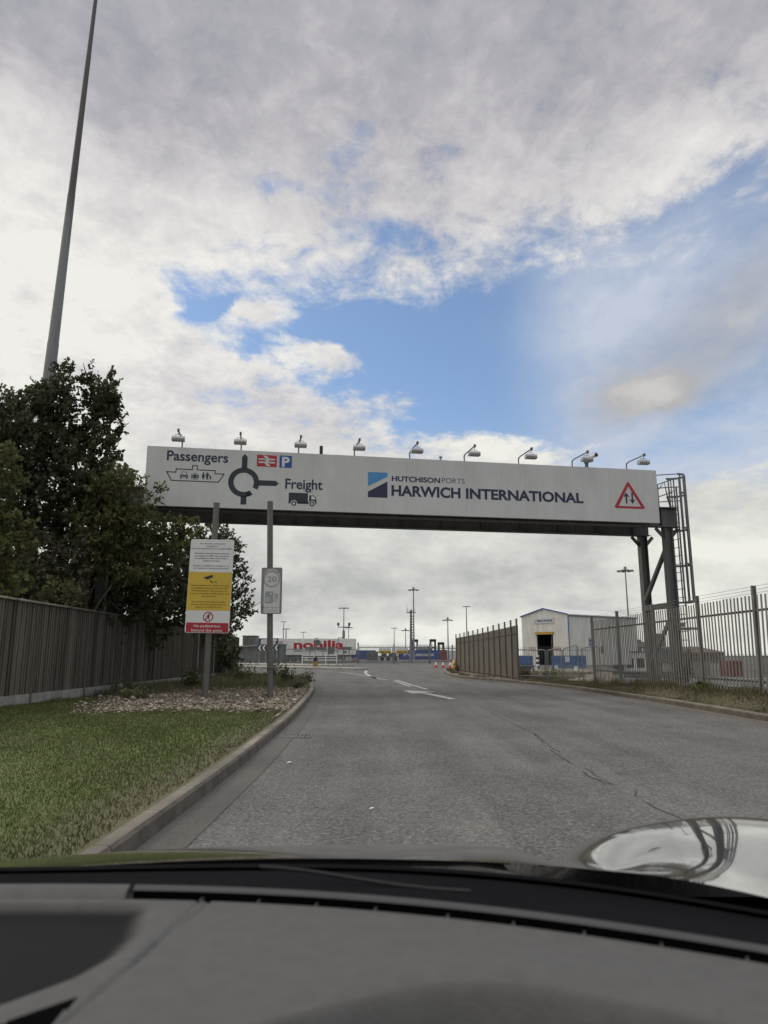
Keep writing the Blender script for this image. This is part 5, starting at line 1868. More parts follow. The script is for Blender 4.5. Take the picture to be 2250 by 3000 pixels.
tk = thing('tank_container', 'silver tank container between the black straddle carriers', 'container', (12.5, 222, 0))
MB().tube([(10.2, 222, 3.3), (10.45, 222, 3.3), (14.5, 222, 3.3), (14.75, 222, 3.3)], [.6, 1.1, 1.1, .6], 16).build('tank', M_lamp, tk, smooth=True)
b = MB()
for xx in (10.1, 14.7):
    b.bar((xx, 220.9, 2.1), (xx, 220.9, 4.5), .12, .12).bar((xx, 220.9, 2.2), (xx, 223.1, 4.4), .1, .1)
b.bar((10.1, 220.9, 2.15), (14.8, 220.9, 2.15), .12, .12).box(10.2, 14.7, 220.9, 223, 0, 2.1)
b.build('frame', M_cgrey, tk)
for cx, zt, lab in ((9.85, 6.15, 'black straddle carrier beside the tallest distant mast'), (15.55, 6.2, 'middle black straddle carrier, right of the silver tank'), (18.15, 5.25, 'lowest black straddle carrier, right of the other two')):
    sc_ = thing('straddle_carrier', lab, 'port vehicle', (cx, 230, 0), 0, 'straddle carriers')
    MB().box(cx - .95, cx - .5, 229, 231.5, 1.0, zt - .8).box(cx + .5, cx + .95, 229, 231.5, 1.0, zt - .8).build('leg_frame', M_black, sc_)
    MB().box(cx - 1.0, cx + 1.0, 228.9, 231.6, zt - .8, zt).box(cx - .5, cx + .5, 229.2, 231.3, zt - 2.9, zt - 2.4).build('top_beam', M_black, sc_, bevel=.08)
    b = MB()
    for sx in (-.72, .72):
        for yy in (229.3, 231.2):
            b.cyl((cx + sx - .2, yy, .55), (cx + sx + .2, yy, .55), .55, n=14)
    b.build('wheels', M_rubber, sc_)

# ------------------------------------------------------------------ the gates and fence across the far end
def spiky(t_, x0, x1, y, zt, pitch=.16, w_=.05, name='pales', z0=.08):
    b = MB()
    xx = x0
    while xx < x1:
        b.add([(xx, y, z0), (xx + w_, y, z0), (xx + w_, y, zt - .1), (xx + w_ / 2, y, zt), (xx, y, zt - .1),
               (xx, y + .02, z0), (xx + w_, y + .02, z0), (xx + w_, y + .02, zt - .1), (xx + w_ / 2, y + .02, zt), (xx, y + .02, zt - .1)],
              [(0, 1, 2, 3, 4), (9, 8, 7, 6, 5), (0, 4, 9, 5), (1, 6, 7, 2), (2, 7, 8, 3), (3, 8, 9, 4)])
        xx += pitch
    b.build(name, M_galv2, t_)


M_galv2 = mat('dull_blue_grey_steel', (0.155, 0.16, 0.17), .6, .15, .2, 1.5)
for x0, x1, lab in ((-3.4, 1.2, 'left leaf of the far steel palisade gates, with a yellow banner'), (1.5, 6.15, 'right leaf of the far steel palisade gates, hung with a yellow banner')):
    g_ = thing('palisade_gate', lab, 'gate', ((x0 + x1) / 2, 99, 0), 0, 'far palisade gates')
    spiky(g_, x0, x1, 99.0, 2.55)
    b = MB()
    for zz in (.25, 2.2):
        b.box(x0, x1, 98.93, 98.99, zz - .04, zz + .05)
    b.box(x0, x0 + .08, 98.93, 98.99, .1, 2.3).box(x1 - .08, x1, 98.93, 98.99, .1, 2.3)
    b.build('gate_frame', M_galv2, g_)
for xx, h_, lab in ((-3.55, 2.85, 'left-hand post of the far palisade gates'), (1.35, 2.6, 'post where the two far palisade gates meet'), (6.3, 2.75, 'right-hand post of the far palisade gates')):
    tg = thing('gate_post', lab, 'post', (xx, 99, 0), 0, 'far gate posts')
    MB().box(xx - .09, xx + .09, 98.91, 99.09, 0, h_).build('post', M_galv2, tg)
    MB().box(xx - .11, xx + .11, 98.89, 99.11, h_, h_ + .03).build('cap', M_galv2, tg)
g_ = thing('palisade_fence', 'far grey palisade fence running from the gates to behind the cones', 'fence', (9, 99, 0))
spiky(g_, 6.5, 12.5, 99, 2.5)
MB().box(6.45, 12.5, 99.02, 99.08, 2.05, 2.15).box(6.45, 12.5, 99.02, 99.08, .3, .4).build('rail', M_galv2, g_)
MB().box(9.3, 9.45, 98.9, 99.1, 0, 2.6).build('fence_post', M_galv2, g_)
g_ = thing('palisade_fence', 'far grey palisade fence from the gates leftwards past the white trailer', 'fence', (-10, 106, 0))
spiky(g_, -22, -3.8, 106, 2.3, .2, .03)
MB().box(-22, -3.75, 106.03, 106.07, 1.95, 2.02).box(-22, -3.75, 106.03, 106.07, .3, .37).build('rail', M_galv2, g_)
for x0, x1, lab in ((-.75, 1.0, 'yellow wide load banner on the left far gate'), (1.62, 3.3, 'yellow wide load banner on the right far gate')):
    bn = thing('banner', lab, 'banner', ((x0 + x1) / 2, 98.85, 1.4), 0, 'banners on the far gates')
    MB().box(x0, x1, 98.85, 98.88, 1.42, 1.78).build('banner_panel', M_yellow, bn)
    MB().box(x0 + .05, x1 - .05, 98.85, 98.88, 1.785, 2.1).build('upper_panel', M_fade, bn)
    iv = chain(bn).inverted()
    Art().text('WIDE LOAD', x0 + .12, x1 - .12, 1.50, .2, .04).build('lettering', M_ink, bn, iv @ Matrix.Translation((0, 98.85, 0)), .01)
MB_ = MB()

# ------------------------------------------------------------------ traffic cones, bollards, barrier by the bend
def cone(x, y, lab):
    t_ = thing('traffic_cone', lab, 'cone', (x, y, 0), 0, 'traffic cones by the bend')
    MB().box(x - .19, x + .19, y - .19, y + .19, 0.005, .05).build('base', M_orange, t_, bevel=.02)
    MB().lathe([(.145, .05), (.11, .26)], (x, y, 0), 14).build('lower_cone', M_orange, t_)
    MB().lathe([(.1102, .26), (.068, .50)], (x, y, 0), 14).build('white_sleeve', M_signwhite, t_)
    MB().lathe([(.0682, .50), (.032, .71), (.02, .72)], (x, y, 0), 14).build('upper_cone', M_orange, t_)


cone(4.93, 69.0, 'leftmost of the three red and white traffic cones')
cone(5.52, 68.0, 'middle one of the three red and white traffic cones')
cone(6.06, 66.8, 'rightmost traffic cone, touching the red and white barrier')
t_ = thing('plastic_barrier', 'red and white plastic barrier blocks behind the right cone', 'barrier', (6.35, 67.6, 0))
MB().prism([(6.05, 0), (6.55, 0), (6.50, .5), (6.10, .5)], 67.5, 67.9, 'y').build('white_block', M_cwhite, t_, bevel=.03)
MB().prism([(6.56, 0), (7.0, 0), (6.97, .75), (6.60, .75)], 67.4, 67.8, 'y').build('red_block', M_orange, t_, bevel=.03)
t_ = thing('bollard', 'yellow bollard with white band at the far end of the sheeted fence', 'bollard', (6.15, 64, 0))
MB().lathe([(.11, 0), (.11, .70), (.09, .76), (.03, .78)], (6.15, 64, 0), 14).build('body', M_yelplastic, t_, smooth=True)
MB().lathe([(.112, .55), (.112, .66)], (6.15, 64, 0), 14).build('band', M_signwhite, t_)
t_ = thing('bollard', 'short fat yellow bollard left of the chevron sign', 'bollard', (-19.6, 110, 0.1))
MB().lathe([(.33, .1), (.33, 1.0), (.28, 1.15), (.1, 1.2)], (-19.6, 110, 0), 16).build('body', M_yelplastic, t_, smooth=True)
MB().lathe([(.334, .85), (.334, 1.05)], (-19.6, 110, 0), 16).build('band', M_signwhite, t_)
t_ = thing('keep_left_bollard', 'yellow traffic bollard with dark blue disc on the near island', 'bollard', (-6.3, 66.8, .13))
MB().prism([(-6.53, .13), (-6.07, .13), (-6.09, .75), (-6.16, 1.0), (-6.44, 1.0), (-6.51, .75)], 66.7, 66.9, 'y').build('body', mat('dull_yellow', (0.28, 0.19, 0.045), .5, 0, .2, 5), t_, bevel=.03)
Art().disc(-6.3, .78, .2, 20).build('disc', M_navy, t_, chain(t_).inverted() @ Matrix.Translation((0, 66.7, 0)), .006)
t_ = thing('rubble_block', 'pinkish stone block at the foot of the left gate post', 'block', (-4.7, 120, 0))
MB().prism([(-5.3, 0), (-4.1, 0), (-4.15, .6), (-4.5, .85), (-5.0, .82), (-5.25, .5)], 119.5, 120.5, 'y').build('block', mat('pink_stone', (0.30, 0.22, 0.18), .9, 0, .2, 4), t_, bevel=.08)

# ------------------------------------------------------------------ signs seen from behind on the far island
M_back = mat('sign_back_grey', (0.15, 0.16, 0.155), .55, .1, .15, 3)
def board_sign(lab, posts, boards, y, extra=None):
    t_ = thing('road_sign', lab, 'road sign', (posts[0][0], y, .1), 0, 'grey sign backs on the far island')
    for xx, h_ in posts:
        MB().cyl((xx, y + .05, .1), (xx, y + .05, h_), .045, n=8).build('post', M_galv, t_)
    for x0, x1, z0, z1 in boards:
        MB().box(x0, x1, y - .02, y + .0, z0, z1).build('sign_back', M_back, t_)
        MB().box(x0, x1, y + .001, y + .03, z1 - .1, z1 - .04).box(x0, x1, y + .001, y + .03, z0 + .04, z0 + .1).build('stiffener', M_galv, t_)
    return t_


t_ = board_sign('grey back of a wide road sign, left one on the far island', [(-7.9, 2.0), (-6.5, 2.0)], [(-8.2, -6.15, 1.70, 2.02)], 77)
t_ = board_sign('grey back of a square road sign beside the small lamp column', [(-5.95, 2.0)], [(-6.02, -5.32, 1.28, 2.05)], 77.4)
t_ = board_sign('grey back of a low wide road sign at the right tip of the far island', [(-4.3, 2.0), (-3.7, 1.9)], [(-4.5, -3.45, 1.70, 2.05), (-4.4, -3.95, 1.36, 1.6)], 77.0)
t_ = thing('road_sign', 'round green-grey sign disc on a thin post over the trailer lettering', 'road sign', (-7.2, 76.6, .1))
MB().cyl((-7.25, 76.6, .1), (-7.25, 76.6, 2.95), .04, n=8).build('post', M_galv, t_)
MB().cyl((-7.02, 76.52, 2.45), (-7.02, 76.55, 2.45), .33, n=24).build('disc', mat('green_grey', (0.10, 0.15, 0.12), .5), t_)
MB().box(-7.25, -6.95, 76.57, 76.63, 2.9, 2.96).build('arm', M_steel_dark, t_)
t_ = thing('lamp_column', 'thin column with a short flat lamp arm, on the far island', 'lamp', (-4.97, 77.2, .1))
MB().cyl((-4.97, 77.2, .1), (-4.90, 77.2, 2.98), .05, .04, 8).build('column', M_galv, t_)
MB().box(-4.92, -4.4, 77.14, 77.26, 2.95, 3.02).build('lamp_arm', M_steel_dark, t_)
t_ = thing('guard_rail', 'white three-rail pedestrian guard rail in front of the trailer', 'railing', (-7.8, 86, .1))
b = MB()
for xx in (-9.7, -8.3, -6.9, -5.6):
    b.box(xx - .04, xx + .04, 85.96, 86.04, .05, 1.2)
for zz in (.62, .9, 1.15):
    b.box(-9.7, -5.6, 85.97, 86.03, zz - .04, zz + .04)
b.build('rails', M_cwhite, t_)
ch = thing('chevron_sign', 'black chevron board with white arrows pointing left on the roundabout', 'road sign', (-16, 98, .1))
MB().box(-17.15, -14.3, 97.97, 98.0, 1.78, 2.5).build('board', M_ink, ch)
iv = chain(ch).inverted()
a = Art()
for k in range(5):
    x_ = -17.05 + k * .56
    a.poly([(x_, 2.14), (x_ + .24, 2.47), (x_ + .46, 2.47), (x_ + .22, 2.14), (x_ + .46, 1.81), (x_ + .24, 1.81)])
a.build('chevrons', M_signwhite, ch, iv @ Matrix.Translation((0, 97.97, 0)), .01)
for xx in (-16.9, -14.5):
    MB().cyl((xx, 98.06, .1), (xx, 98.06, 2.4), .05, n=8).build('post', M_galv, ch)
ds = thing('road_sign', 'pale stacked direction sign above the chevron board', 'road sign', (-16, 99, .1))
MB().box(-16.9, -14.9, 98.97, 99.0, 2.66, 3.02).box(-16.9, -14.7, 98.97, 99.0, 3.04, 3.3).box(-16.4, -14.9, 98.97, 99.0, 3.32, 3.5).build('sign_panel', M_fade, ds)
for xx in (-16.2, -15.2):
    MB().cyl((xx, 99.05, .1), (xx, 99.05, 3.4), .05, n=8).build('post', M_galv, ds)

# ------------------------------------------------------------------ sheds on the far left
sh = thing('storage_shed', 'low grey corrugated shed with sloping roof behind the chevron sign', 'shed', (-18.5, 104, 0))
b = MB().prism([(-24, 0), (-14.6, 0), (-14.6, 2.65), (-24, 2.1)], 102, 108, 'y')
b.build('wall', M_cgrey, sh)
MB().prism([(-24.3, 2.06), (-14.4, 2.64), (-14.4, 2.80), (-24.3, 2.22)], 101.7, 108.3, 'y').build('roof', mat('pale_grey_roof', (0.26, 0.27, 0.27), .6), sh)
b = MB()
for k in range(30):
    b.box(-23.9 + k * .31, -23.84 + k * .31, 101.96, 102.0, 0, 2.1 + .018 * k)
b.build('cladding_ribs', M_cgrey, sh)
cbn = thing('site_cabin', 'tall dark grey cabin rising behind the low shed, far left', 'cabin', (-22.6, 122, 0))
MB().box(-23.7, -21.5, 121, 124, 0, 4.3).build('walls', M_cgrey, cbn)
MB().box(-23.8, -21.4, 120.9, 124.1, 4.3, 4.42).build('roof', M_steel_dark, cbn)
MB().box(-23.3, -21.9, 120.97, 121.0, 2.9, 3.9).build('shutter', M_steel_dark, cbn)

# ------------------------------------------------------------------ the small warehouse
wh = thing('warehouse', 'small cream corrugated warehouse with blue trim and a dark doorway', 'building', (21.8, 85, 0), math.radians(-52))
# local frame: x along the gable away to the left-rear is -x, y along the long side
E0, AP, GW, LN = 4.95 + 1.15 - .15, 6.75, 7.4, 13.5


def W(bld, name, mat_, parent=None, **k):
    return bld.build(name, mat_, parent or wh, world=False, **k)


wh.rotation_euler = (0, 0, math.atan2(-6.0, 4.4))
m, t, p = new_mat('cream_cladding')
co, x, y, z = obj_xyz()
n = noise(xyz(x * 2, y * 2, z * .4), 1.0, 6, .6)
t.links.new(rgbmix(sstep(n, .35, .7), (0.64, 0.625, 0.565), (0.76, 0.75, 0.695)), p.inputs['Base Color'])
p.inputs['Roughness'].default_value = .6
M_clad = m
dx0, dx1, dz1 = -5.05, -2.35, 3.65
T = .15


def rib_wall(pts_lo, pts_hi, fixed, axis):
    pass


b = MB()
# gable wall (local y = 0 plane, x from -GW to 0) split round the doorway
def zt_(x_):
    return E0 + (AP - E0) * (1 - abs(x_ + GW / 2) / (GW / 2))


xs = np.linspace(-GW, 0, 75)
for xa, xb in zip(xs[:-1], xs[1:]):
    k = int(round((xa + GW) / (GW / 74)))
    o_ = -.035 if k % 2 else 0
    lo = dz1 if dx0 < (xa + xb) / 2 < dx1 else 0
    b.prism([(xa, lo), (xb, lo), (xb, zt_(xb)), (xa, zt_(xa))], o_, T, 'y')
W(b, 'gable_wall', M_clad)
b = MB()
ys = np.linspace(T + .01, LN, 120)
for k, (ya, yb) in enumerate(zip(ys[:-1], ys[1:])):
    b.box(-T, .035 if k % 2 else 0, ya, yb, 0, E0 - .05)
    b.box(-GW, -GW + T, ya, yb, 0, E0 - .05)
b.box(-GW + T, -T, LN - T, LN, 0, E0)
W(b, 'side_wall', M_clad)
b = MB()
for s_ in (0, 1):
    xe, xm = ((-GW - .15), -GW / 2) if s_ == 0 else (.15, -GW / 2)
    ze = E0 - .07
    vs = [(xe, -.12, ze), (xm, -.12, AP + .02), (xm, LN + .1, AP + .02), (xe, LN + .1, ze)]
    b.add(vs + [(q[0], q[1], q[2] + .09) for q in vs], [(0, 1, 2, 3), (4, 5, 6, 7), (0, 1, 5, 4), (1, 2, 6, 5), (2, 3, 7, 6), (3, 0, 4, 7)])
W(b, 'roof', mat('sky_sheen_roof', (0.66, 0.66, 0.63), .5, 0, .08, 1.0))  # pale colour stands in for sky reflected off the sheets
b = MB()
b.bar((-GW - .12, -.15, E0), (-GW / 2, -.15, AP + .06), .04, .11).bar((-GW / 2, -.15, AP + .06), (.12, -.15, E0), .04, .11)
b.box(-.02, .06, -.07, .03, 0, E0 - .06)
W(b, 'trim', M_blue)
W(MB().box(.04, .16, -.1, LN, E0 - .2, E0 - .07), 'gutter', M_cgrey)
W(MB().box(dx0, dx1, 2.5, 2.55, 0, dz1).box(dx0 - .03, dx0, .16, 2.5, 0, dz1).box(dx1, dx1 + .03, .16, 2.5, 0, dz1).box(dx0, dx1, .16, 2.5, dz1, dz1 + .03), 'doorway', M_black)
W(MB().box(dx0 - .1, dx1 + .1, -.14, -.05, dz1, dz1 + .30), 'door_header', mat('ochre_header', (0.42, 0.26, 0.03), .6, 0, .15, 3))
W(MB().box(dx1 - .5, dx1 - .42, .2, .25, 0, dz1), 'door_edge', M_cgrey)
sp = W(MB().box(-5.35, -2.1, -.10, -.05, 5.0, 5.6), 'name_board', mat('pale_sign', (0.50, 0.52, 0.53), .5, 0, .05))
Art().text('FREIGHT ENTRANCE', -4.75, -2.35, 5.19, .24, .03).line([(-5.1, 5.42), (-5.0, 5.3), (-5.0, 5.2), (-5.12, 5.2)], .05).build('lettering', M_navy, sp, Matrix.Translation((0, -.10, 0)), .01)
iv = Matrix.Translation((0, -.06, 0))
for cx in (-6.0, -5.55, -1.95, -1.45):
    s_ = W(MB().cyl((cx, -.05, 1.95), (cx, -.07, 1.95), .24, n=20), 'round_sign', M_signwhite)
    Art().arc(cx, 1.95, .15, .22).line([(cx - .12, 2.07), (cx + .12, 1.83)], .05).build('red_ring', M_red, s_, Matrix.Translation((0, -.07, 0)), .006)

# blue boards in front of the warehouse, left and right of its doorway
for x0, x1, lab in ((11.9, 13.55, 'blue boarding left of the warehouse doorway'), (15.25, 18.4, 'longer blue boarding right of the warehouse doorway')):
    t_ = thing('blue_boarding', lab, 'hoarding', ((x0 + x1) / 2, 66, 0), 0, 'blue boarding before the warehouse')
    b = MB()
    k = x0
    while k < x1 - .05:
        b.box(k, min(k + .19, x1), 65.97, 66.0, .05, 1.13)
        k += .2
    b.build('boards', mat('boarding_blue', (0.065, 0.13, 0.26), .6, 0, .2, 2, dirt=((0.2, 0.2, 0.2), .4)), t_)
    MB().box(x0, x1, 66.0, 66.06, .9, 1.0).box(x0, x1, 66.0, 66.06, .2, .3).build('rail', M_steel_dark, t_)
t_ = thing('mesh_fence', 'thin spiked mesh fence in front of the warehouse, above the blue boarding', 'fence', (15, 67, 0))
spiky(t_, 11.6, 19.5, 67, 2.0, .2, .025)
MB().box(11.6, 19.5, 67.02, 67.06, 1.6, 1.64).build('rail', M_galv2, t_)
for x_, y_, lab in ((11.68, 55.8, 'leftmost of three short white posts behind the tube barriers'), (12.8, 54.0, 'middle short white post behind the tube barriers'), (13.4, 50.7, 'rightmost short white post, nearest the palisade')):
    t_ = thing('marker_post', lab, 'post', (x_, y_, .06), 0, 'short white posts')
    MB().box(x_ - .1, x_ + .1, y_ - .1, y_ + .1, .0, .42).build('post', M_cwhite, t_, bevel=.02)
    MB().box(x_ - .12, x_ + .12, y_ - .12, y_ + .12, .0, .06).build('foot', M_concrete, t_)
t_ = thing('striped_bollard', 'black and white striped bollard before the warehouse doorway', 'bollard', (13.55, 64, 0))
for k in range(6):
    MB().lathe([(.14, k * .2), (.14, k * .2 + .2)], (13.55, 64, 0), 12).build('band', M_black if k % 2 == 0 else M_signwhite, t_)
t_ = thing('notice_plate', 'small pale notice hanging on the right blue boarding', 'notice', (16.5, 65.9, .6))
MB().box(16.45, 16.85, 65.9, 65.92, .55, 1.05).build('plate', M_fade, t_)
t_.location = (16.65, 65.9, .55)
for ch_ in t_.children:
    ch_.location = (-.15, 0, .05)

# ------------------------------------------------------------------ things in the lower yard, seen through the palisade
b = thing('terraced_houses', 'distant row of brick terraced houses with chimneys, seen through the palisade', 'houses', (120, 350, -2))
M_brick = mat('distant_brick', (0.17, 0.12, 0.10), .9, 0, .2, .5)
M_slateroof = mat('slate_roof', (0.10, 0.095, 0.095), .8, 0, .2, .5)
MB().box(112, 133, 350, 358, -2.5, 5.4).build('wall', M_brick, b)
rf = MB().prism([(349.6, 5.3), (354, 7.7), (358.4, 5.3)], 111.6, 133.4, 'x').build('roof', M_slateroof, b)
for xx in (114, 119.4, 124.5, 130):
    MB().box(xx, xx + 1.5, 353.2, 354.8, 6.8, 8.7).build('chimney', M_brick, rf)
for k in range(7):
    MB().box(113 + k * 2.9, 114.3 + k * 2.9, 349.94, 350.0, 2.6, 4.4).build('window', M_signwhite, b)
b = thing('brick_building', 'distant brown hip-roofed brick hall right of the gantry legs', 'building', (132, 300, -2))
MB().box(116.5, 141, 300, 318, -2.8, 2.5).build('wall', M_brick, b)
me = MB().add([(115.8, 299, 2.3), (141.8, 299, 2.3), (141.8, 319, 2.3), (115.8, 319, 2.3), (119, 309, 4.85), (134, 309, 4.85)], [(0, 1, 5, 4), (1, 2, 5), (2, 3, 4, 5), (3, 0, 4), (0, 3, 2, 1)])
me.build('roof', mat('brown_tile_roof', (0.13, 0.095, 0.08), .9, 0, .2, .4), b)
for k in range(8):
    MB().box(118 + k * 2.8, 119.1 + k * 2.8, 299.93, 300, -.6, 1.4).build('window', M_black, b)
b = thing('brick_tower', 'distant square brick tower between the gantry legs', 'tower', (134, 350, -2))
MB().box(132.5, 137.5, 352, 357, -2.5, 11.0).build('wall', M_brick, b)
MB().box(132.2, 137.8, 351.7, 357.3, 11.0, 11.6).build('parapet', M_slateroof, b)
corrugated('shipping_container', 'rust-red container in the lower yard, seen through the palisade on the right', 52.0, 54.2, 110, 112.4, -2.0, .35, mat('faded_rust', (0.15, 0.055, 0.045), .7, 0, .2, 1), None)
corrugated('shipping_container', 'pale grey container left of the rust-red one in the lower yard', 45.0, 50.2, 112, 114.4, -2.0, .2, mat('pale_container', (0.20, 0.195, 0.18), .6, 0, .2, 1), None)
t_ = thing('site_cabin', 'grey two-door cabin right of the rust-red container in the lower yard', 'cabin', (58.5, 108, -2))
MB().box(57.0, 60.2, 107, 110, -2, 1.0).build('walls', M_cgrey, t_)
MB().box(56.9, 60.3, 106.9, 110.1, 1.0, 1.12).build('roof', M_steel_dark, t_)
for xx in (57.4, 58.9):
    MB().box(xx, xx + .9, 106.96, 107.0, -1.0, .3).build('window', M_signwhite, t_)
t_ = thing('office_block', 'low pale building with dark windows seen through the palisade before the terrace', 'building', (31.5, 92, -2))
MB().box(30.3, 34.6, 92, 97, -2.2, 1.5).build('walls', M_cwhite, t_)
MB().box(30.1, 34.8, 91.8, 97.2, 1.5, 1.65).build('roof', M_cgrey, t_)
for xx in (30.7, 32.0, 33.3):
    MB().box(xx, xx + .9, 91.96, 92, -.4, .8).build('window', M_black, t_)
g_ = thing('palisade_fence', 'far spiked palisade fence across the lower yard on the right', 'fence', (55, 120, -2))
spiky(g_, 46, 78, 120, 1.45, .3, .05, z0=-2.0)
MB().box(46, 78, 120.03, 120.08, .95, 1.03).box(46, 78, 120.03, 120.08, -1.4, -1.32).build('rail', M_galv2, g_)


def car(x, y, z, rz, col, lab):
    t_ = thing('parked_car', lab, 'car', (x, y, z), rz, 'cars parked in the lower yard')
    b = MB()
    side_ = [(-2.05, .35), (-2.05, .80), (-1.25, .92), (-.55, 1.42), (.95, 1.45), (1.75, .98), (2.05, .92), (2.1, .35)]
    b.prism([(q, w_) for q, w_ in side_], -.82, .82, 'y')
    b.build('body', mat('car_paint', col, .25, 0, .03, 1, coat=.6), t_, world=False, bevel=.08)
    MB().prism([(-1.12, .94), (-.52, 1.37), (.0, 1.39), (.0, .94)], -.835, .835, 'y').prism([(.06, .94), (.06, 1.39), (.88, 1.40), (1.55, .96)], -.835, .835, 'y').build('window', M_black, t_, world=False)
    for xx in (-1.3, 1.3):
        for yy in (-.84, .64):
            MB().cyl((xx, yy, .32), (xx, yy + .2, .32), .32, n=16).build('wheel', M_rubber, t_, world=False)


car(61.5, 104, float(yard_z(61.5, 104)), .2, (0.6, 0.6, 0.6), 'white car parked in front of the grey cabin in the lower yard')
car(66.5, 106, float(yard_z(66.5, 106)), .1, (0.05, 0.055, 0.06), 'dark car parked at the right edge of the lower yard')
t_ = thing('electrical_cabinet', 'grey cabinet on two legs behind the palisade, between the gantry legs', 'cabinet', (11.9, 30.5, 0))
MB().box(11.45, 12.3, 30.4, 30.7, .85, 1.45).build('body', M_cgrey, t_, bevel=.02)
MB().box(11.55, 11.62, 30.5, 30.6, 0, .85).box(12.1, 12.17, 30.5, 30.6, 0, .85).build('stand', M_steel_dark, t_)
b = MB()
for k in range(3):
    b.tube([(11.65 + k * .2, 30.5, .86), (11.6 + k * .22, 30.4, .5), (11.75 + k * .15, 30.45, .2), (11.9, 30.5, .0)], .02, 5)
b.build('cables', M_black, t_)
t_ = thing('low_wall', 'low dark concrete wall along the yard edge behind the palisade', 'wall', (13.5, 42, -.1))
MB().box(13.2, 16.6, 41.9, 42.1, -.3, .22).build('wall', M_steel_dark, t_)
MB().box(13.15, 16.65, 41.86, 42.14, .22, .26).build('coping', M_concrete, t_)

# ------------------------------------------------------------------ the car the picture is taken from
car_ = thing('car', 'dark car seen from its driving seat: grey dashboard, shadow-black windscreen base and glossy bonnet', 'car', (0, 0, 0))
M_dash = mat('dashboard_soft_plastic', (0.094, 0.092, 0.087), .68, 0, .07, 60, .35, 420)
M_lip = mat('dashboard_edge_plastic', (0.065, 0.066, 0.066), .6, 0, .05, 5)
M_dashd = mat('dark_dashboard_insert', (0.016, 0.0155, 0.0155), .7, 0, .08, 8, .12, 700)
M_dashd.node_tree.nodes['Principled BSDF'].inputs['Specular IOR Level'].default_value = 0.08
M_lip.node_tree.nodes['Principled BSDF'].inputs['Specular IOR Level'].default_value = 0.15
M_dash.node_tree.nodes['Principled BSDF'].inputs['Specular IOR Level'].default_value = 0.3
M_scuttle = mat('shade_black_scuttle', (0.006, 0.006, 0.007), 1.0, 0, .15, 3)  # near-black: the shadow at the screen base put into the colour
M_scuttle.node_tree.nodes['Principled BSDF'].inputs['Specular IOR Level'].default_value = 0.05
M_void = mat('dark_vent_inside', (0.004, 0.004, 0.004), 1.0, 0, .1)
M_void.node_tree.nodes['Principled BSDF'].inputs['Specular IOR Level'].default_value = 0.0
m, t, p = new_mat('dark_grey_car_paint')
p.inputs['Base Color'].default_value = (0.055, 0.06, 0.062, 1)
p.inputs['Metallic'].default_value = .65
p.inputs['Roughness'].default_value = .11
p.inputs['Coat Weight'].default_value = 1.0
p.inputs['Coat Roughness'].default_value = .015
co, x, y, z = obj_xyz()
M_paint_car = m


def interp(tab, x_):
    return np.interp(x_, [q[0] for q in tab], [q[1] for q in tab])


SLOT = [(-1.3, .77), (-.8, .79), (-.38, .80), (-.26, .797), (-.18, .79), (-.08, .777), (0, .76), (.12, .728), (.22, .683), (.31, .638), (.5, .53), (.8, .34)]
LIP = [(q, w_ + .009) for q, w_ in SLOT]


def fit(tab, deg=4):
    c_ = np.polyfit([q[0] for q in tab], [q[1] for q in tab], deg)
    return lambda x_: np.polyval(c_, x_)


lipf, slotf = fit(LIP, 6), fit(SLOT, 6)
xs = np.linspace(-.85, .62, 520)


def tray(x, y, soft):
    ex = np.interp(y, [.3, .56, .60, .64, .68, .72, .77, .9], [-.75, -.335, -.29, -.252, -.234, -.232, -.243, -.25])
    return ss((ex - x) / soft + .5) * ss((slotf(x) - .013 - y) / (soft * .5) + .5)


def hood(x, y):
    return ss((.607 - 1.6 * (x - .065) ** 2 - y) / .035)


def dash_z(x, y):
    d = slotf(x) - y                                   # distance back from the vent slot
    z = .9035 - .003 * ss(d / .03) - .055 * np.clip(d - .1, 0, 9)
    z = z - .010 * tray(x, y, .035)
    m_ = ss((.80 - y) / .01)
    z = z - .0035 * np.exp(-((x - (-.18 - .22 * (.79 - y))) / .0020) ** 2) * m_
    z = z - .0030 * np.exp(-((x - (-.19 - .135 * (.79 - y))) / .0020) ** 2) * m_ * ss((y - .64) / .02)
    z = z - .0022 * np.exp(-((y - slotf(x) + .0115) / .0014) ** 2) * ss((-.178 - x) / .006)
    z = z + .010 * np.exp(-(((x - .065) / .13) ** 2) - ((y - .625) / .03) ** 2)
    return z - .05 * hood(x, y)


ny = 170
V, F = [], []
for j in range(ny):
    u = j / (ny - 1)
    yb = slotf(xs)
    yy = .36 + (yb - .36) * u
    V.append(np.stack([xs, yy, dash_z(xs, yy)], -1))
V = np.concatenate(V)
# rounded drop into the vent slot
last = V[-len(xs):].copy()
for dy_, dz_ in ((.003, -.002), (.0045, -.006), (.005, -.03)):
    q = last.copy()
    q[:, 1] += dy_
    q[:, 2] += dz_
    V = np.concatenate([V, q])
nr, nc = len(V) // len(xs), len(xs)
i_, j_ = np.meshgrid(np.arange(nc - 1), np.arange(nr - 1))
a_ = (j_ * nc + i_).ravel()
fd = np.stack([a_, a_ + 1, a_ + nc + 1, a_ + nc], -1)
dsh = npmesh('dashboard', V, fd, M_dash, car_, True)
dsh.data.materials.append(M_dashd)
dsh.data.materials.append(M_void)
cc = V[fd].mean(1)
at = dsh.data.attributes.new('insert', 'FLOAT', 'POINT')       # the darker moulded panel let into the dash
at.data.foreach_set('value', tray(V[:, 0], V[:, 1], .026).astype(np.float32))
td = M_dash.node_tree
X.nt = td
an = td.nodes.new('ShaderNodeAttribute')
an.attribute_name = 'insert'
pd = td.nodes['Principled BSDF']
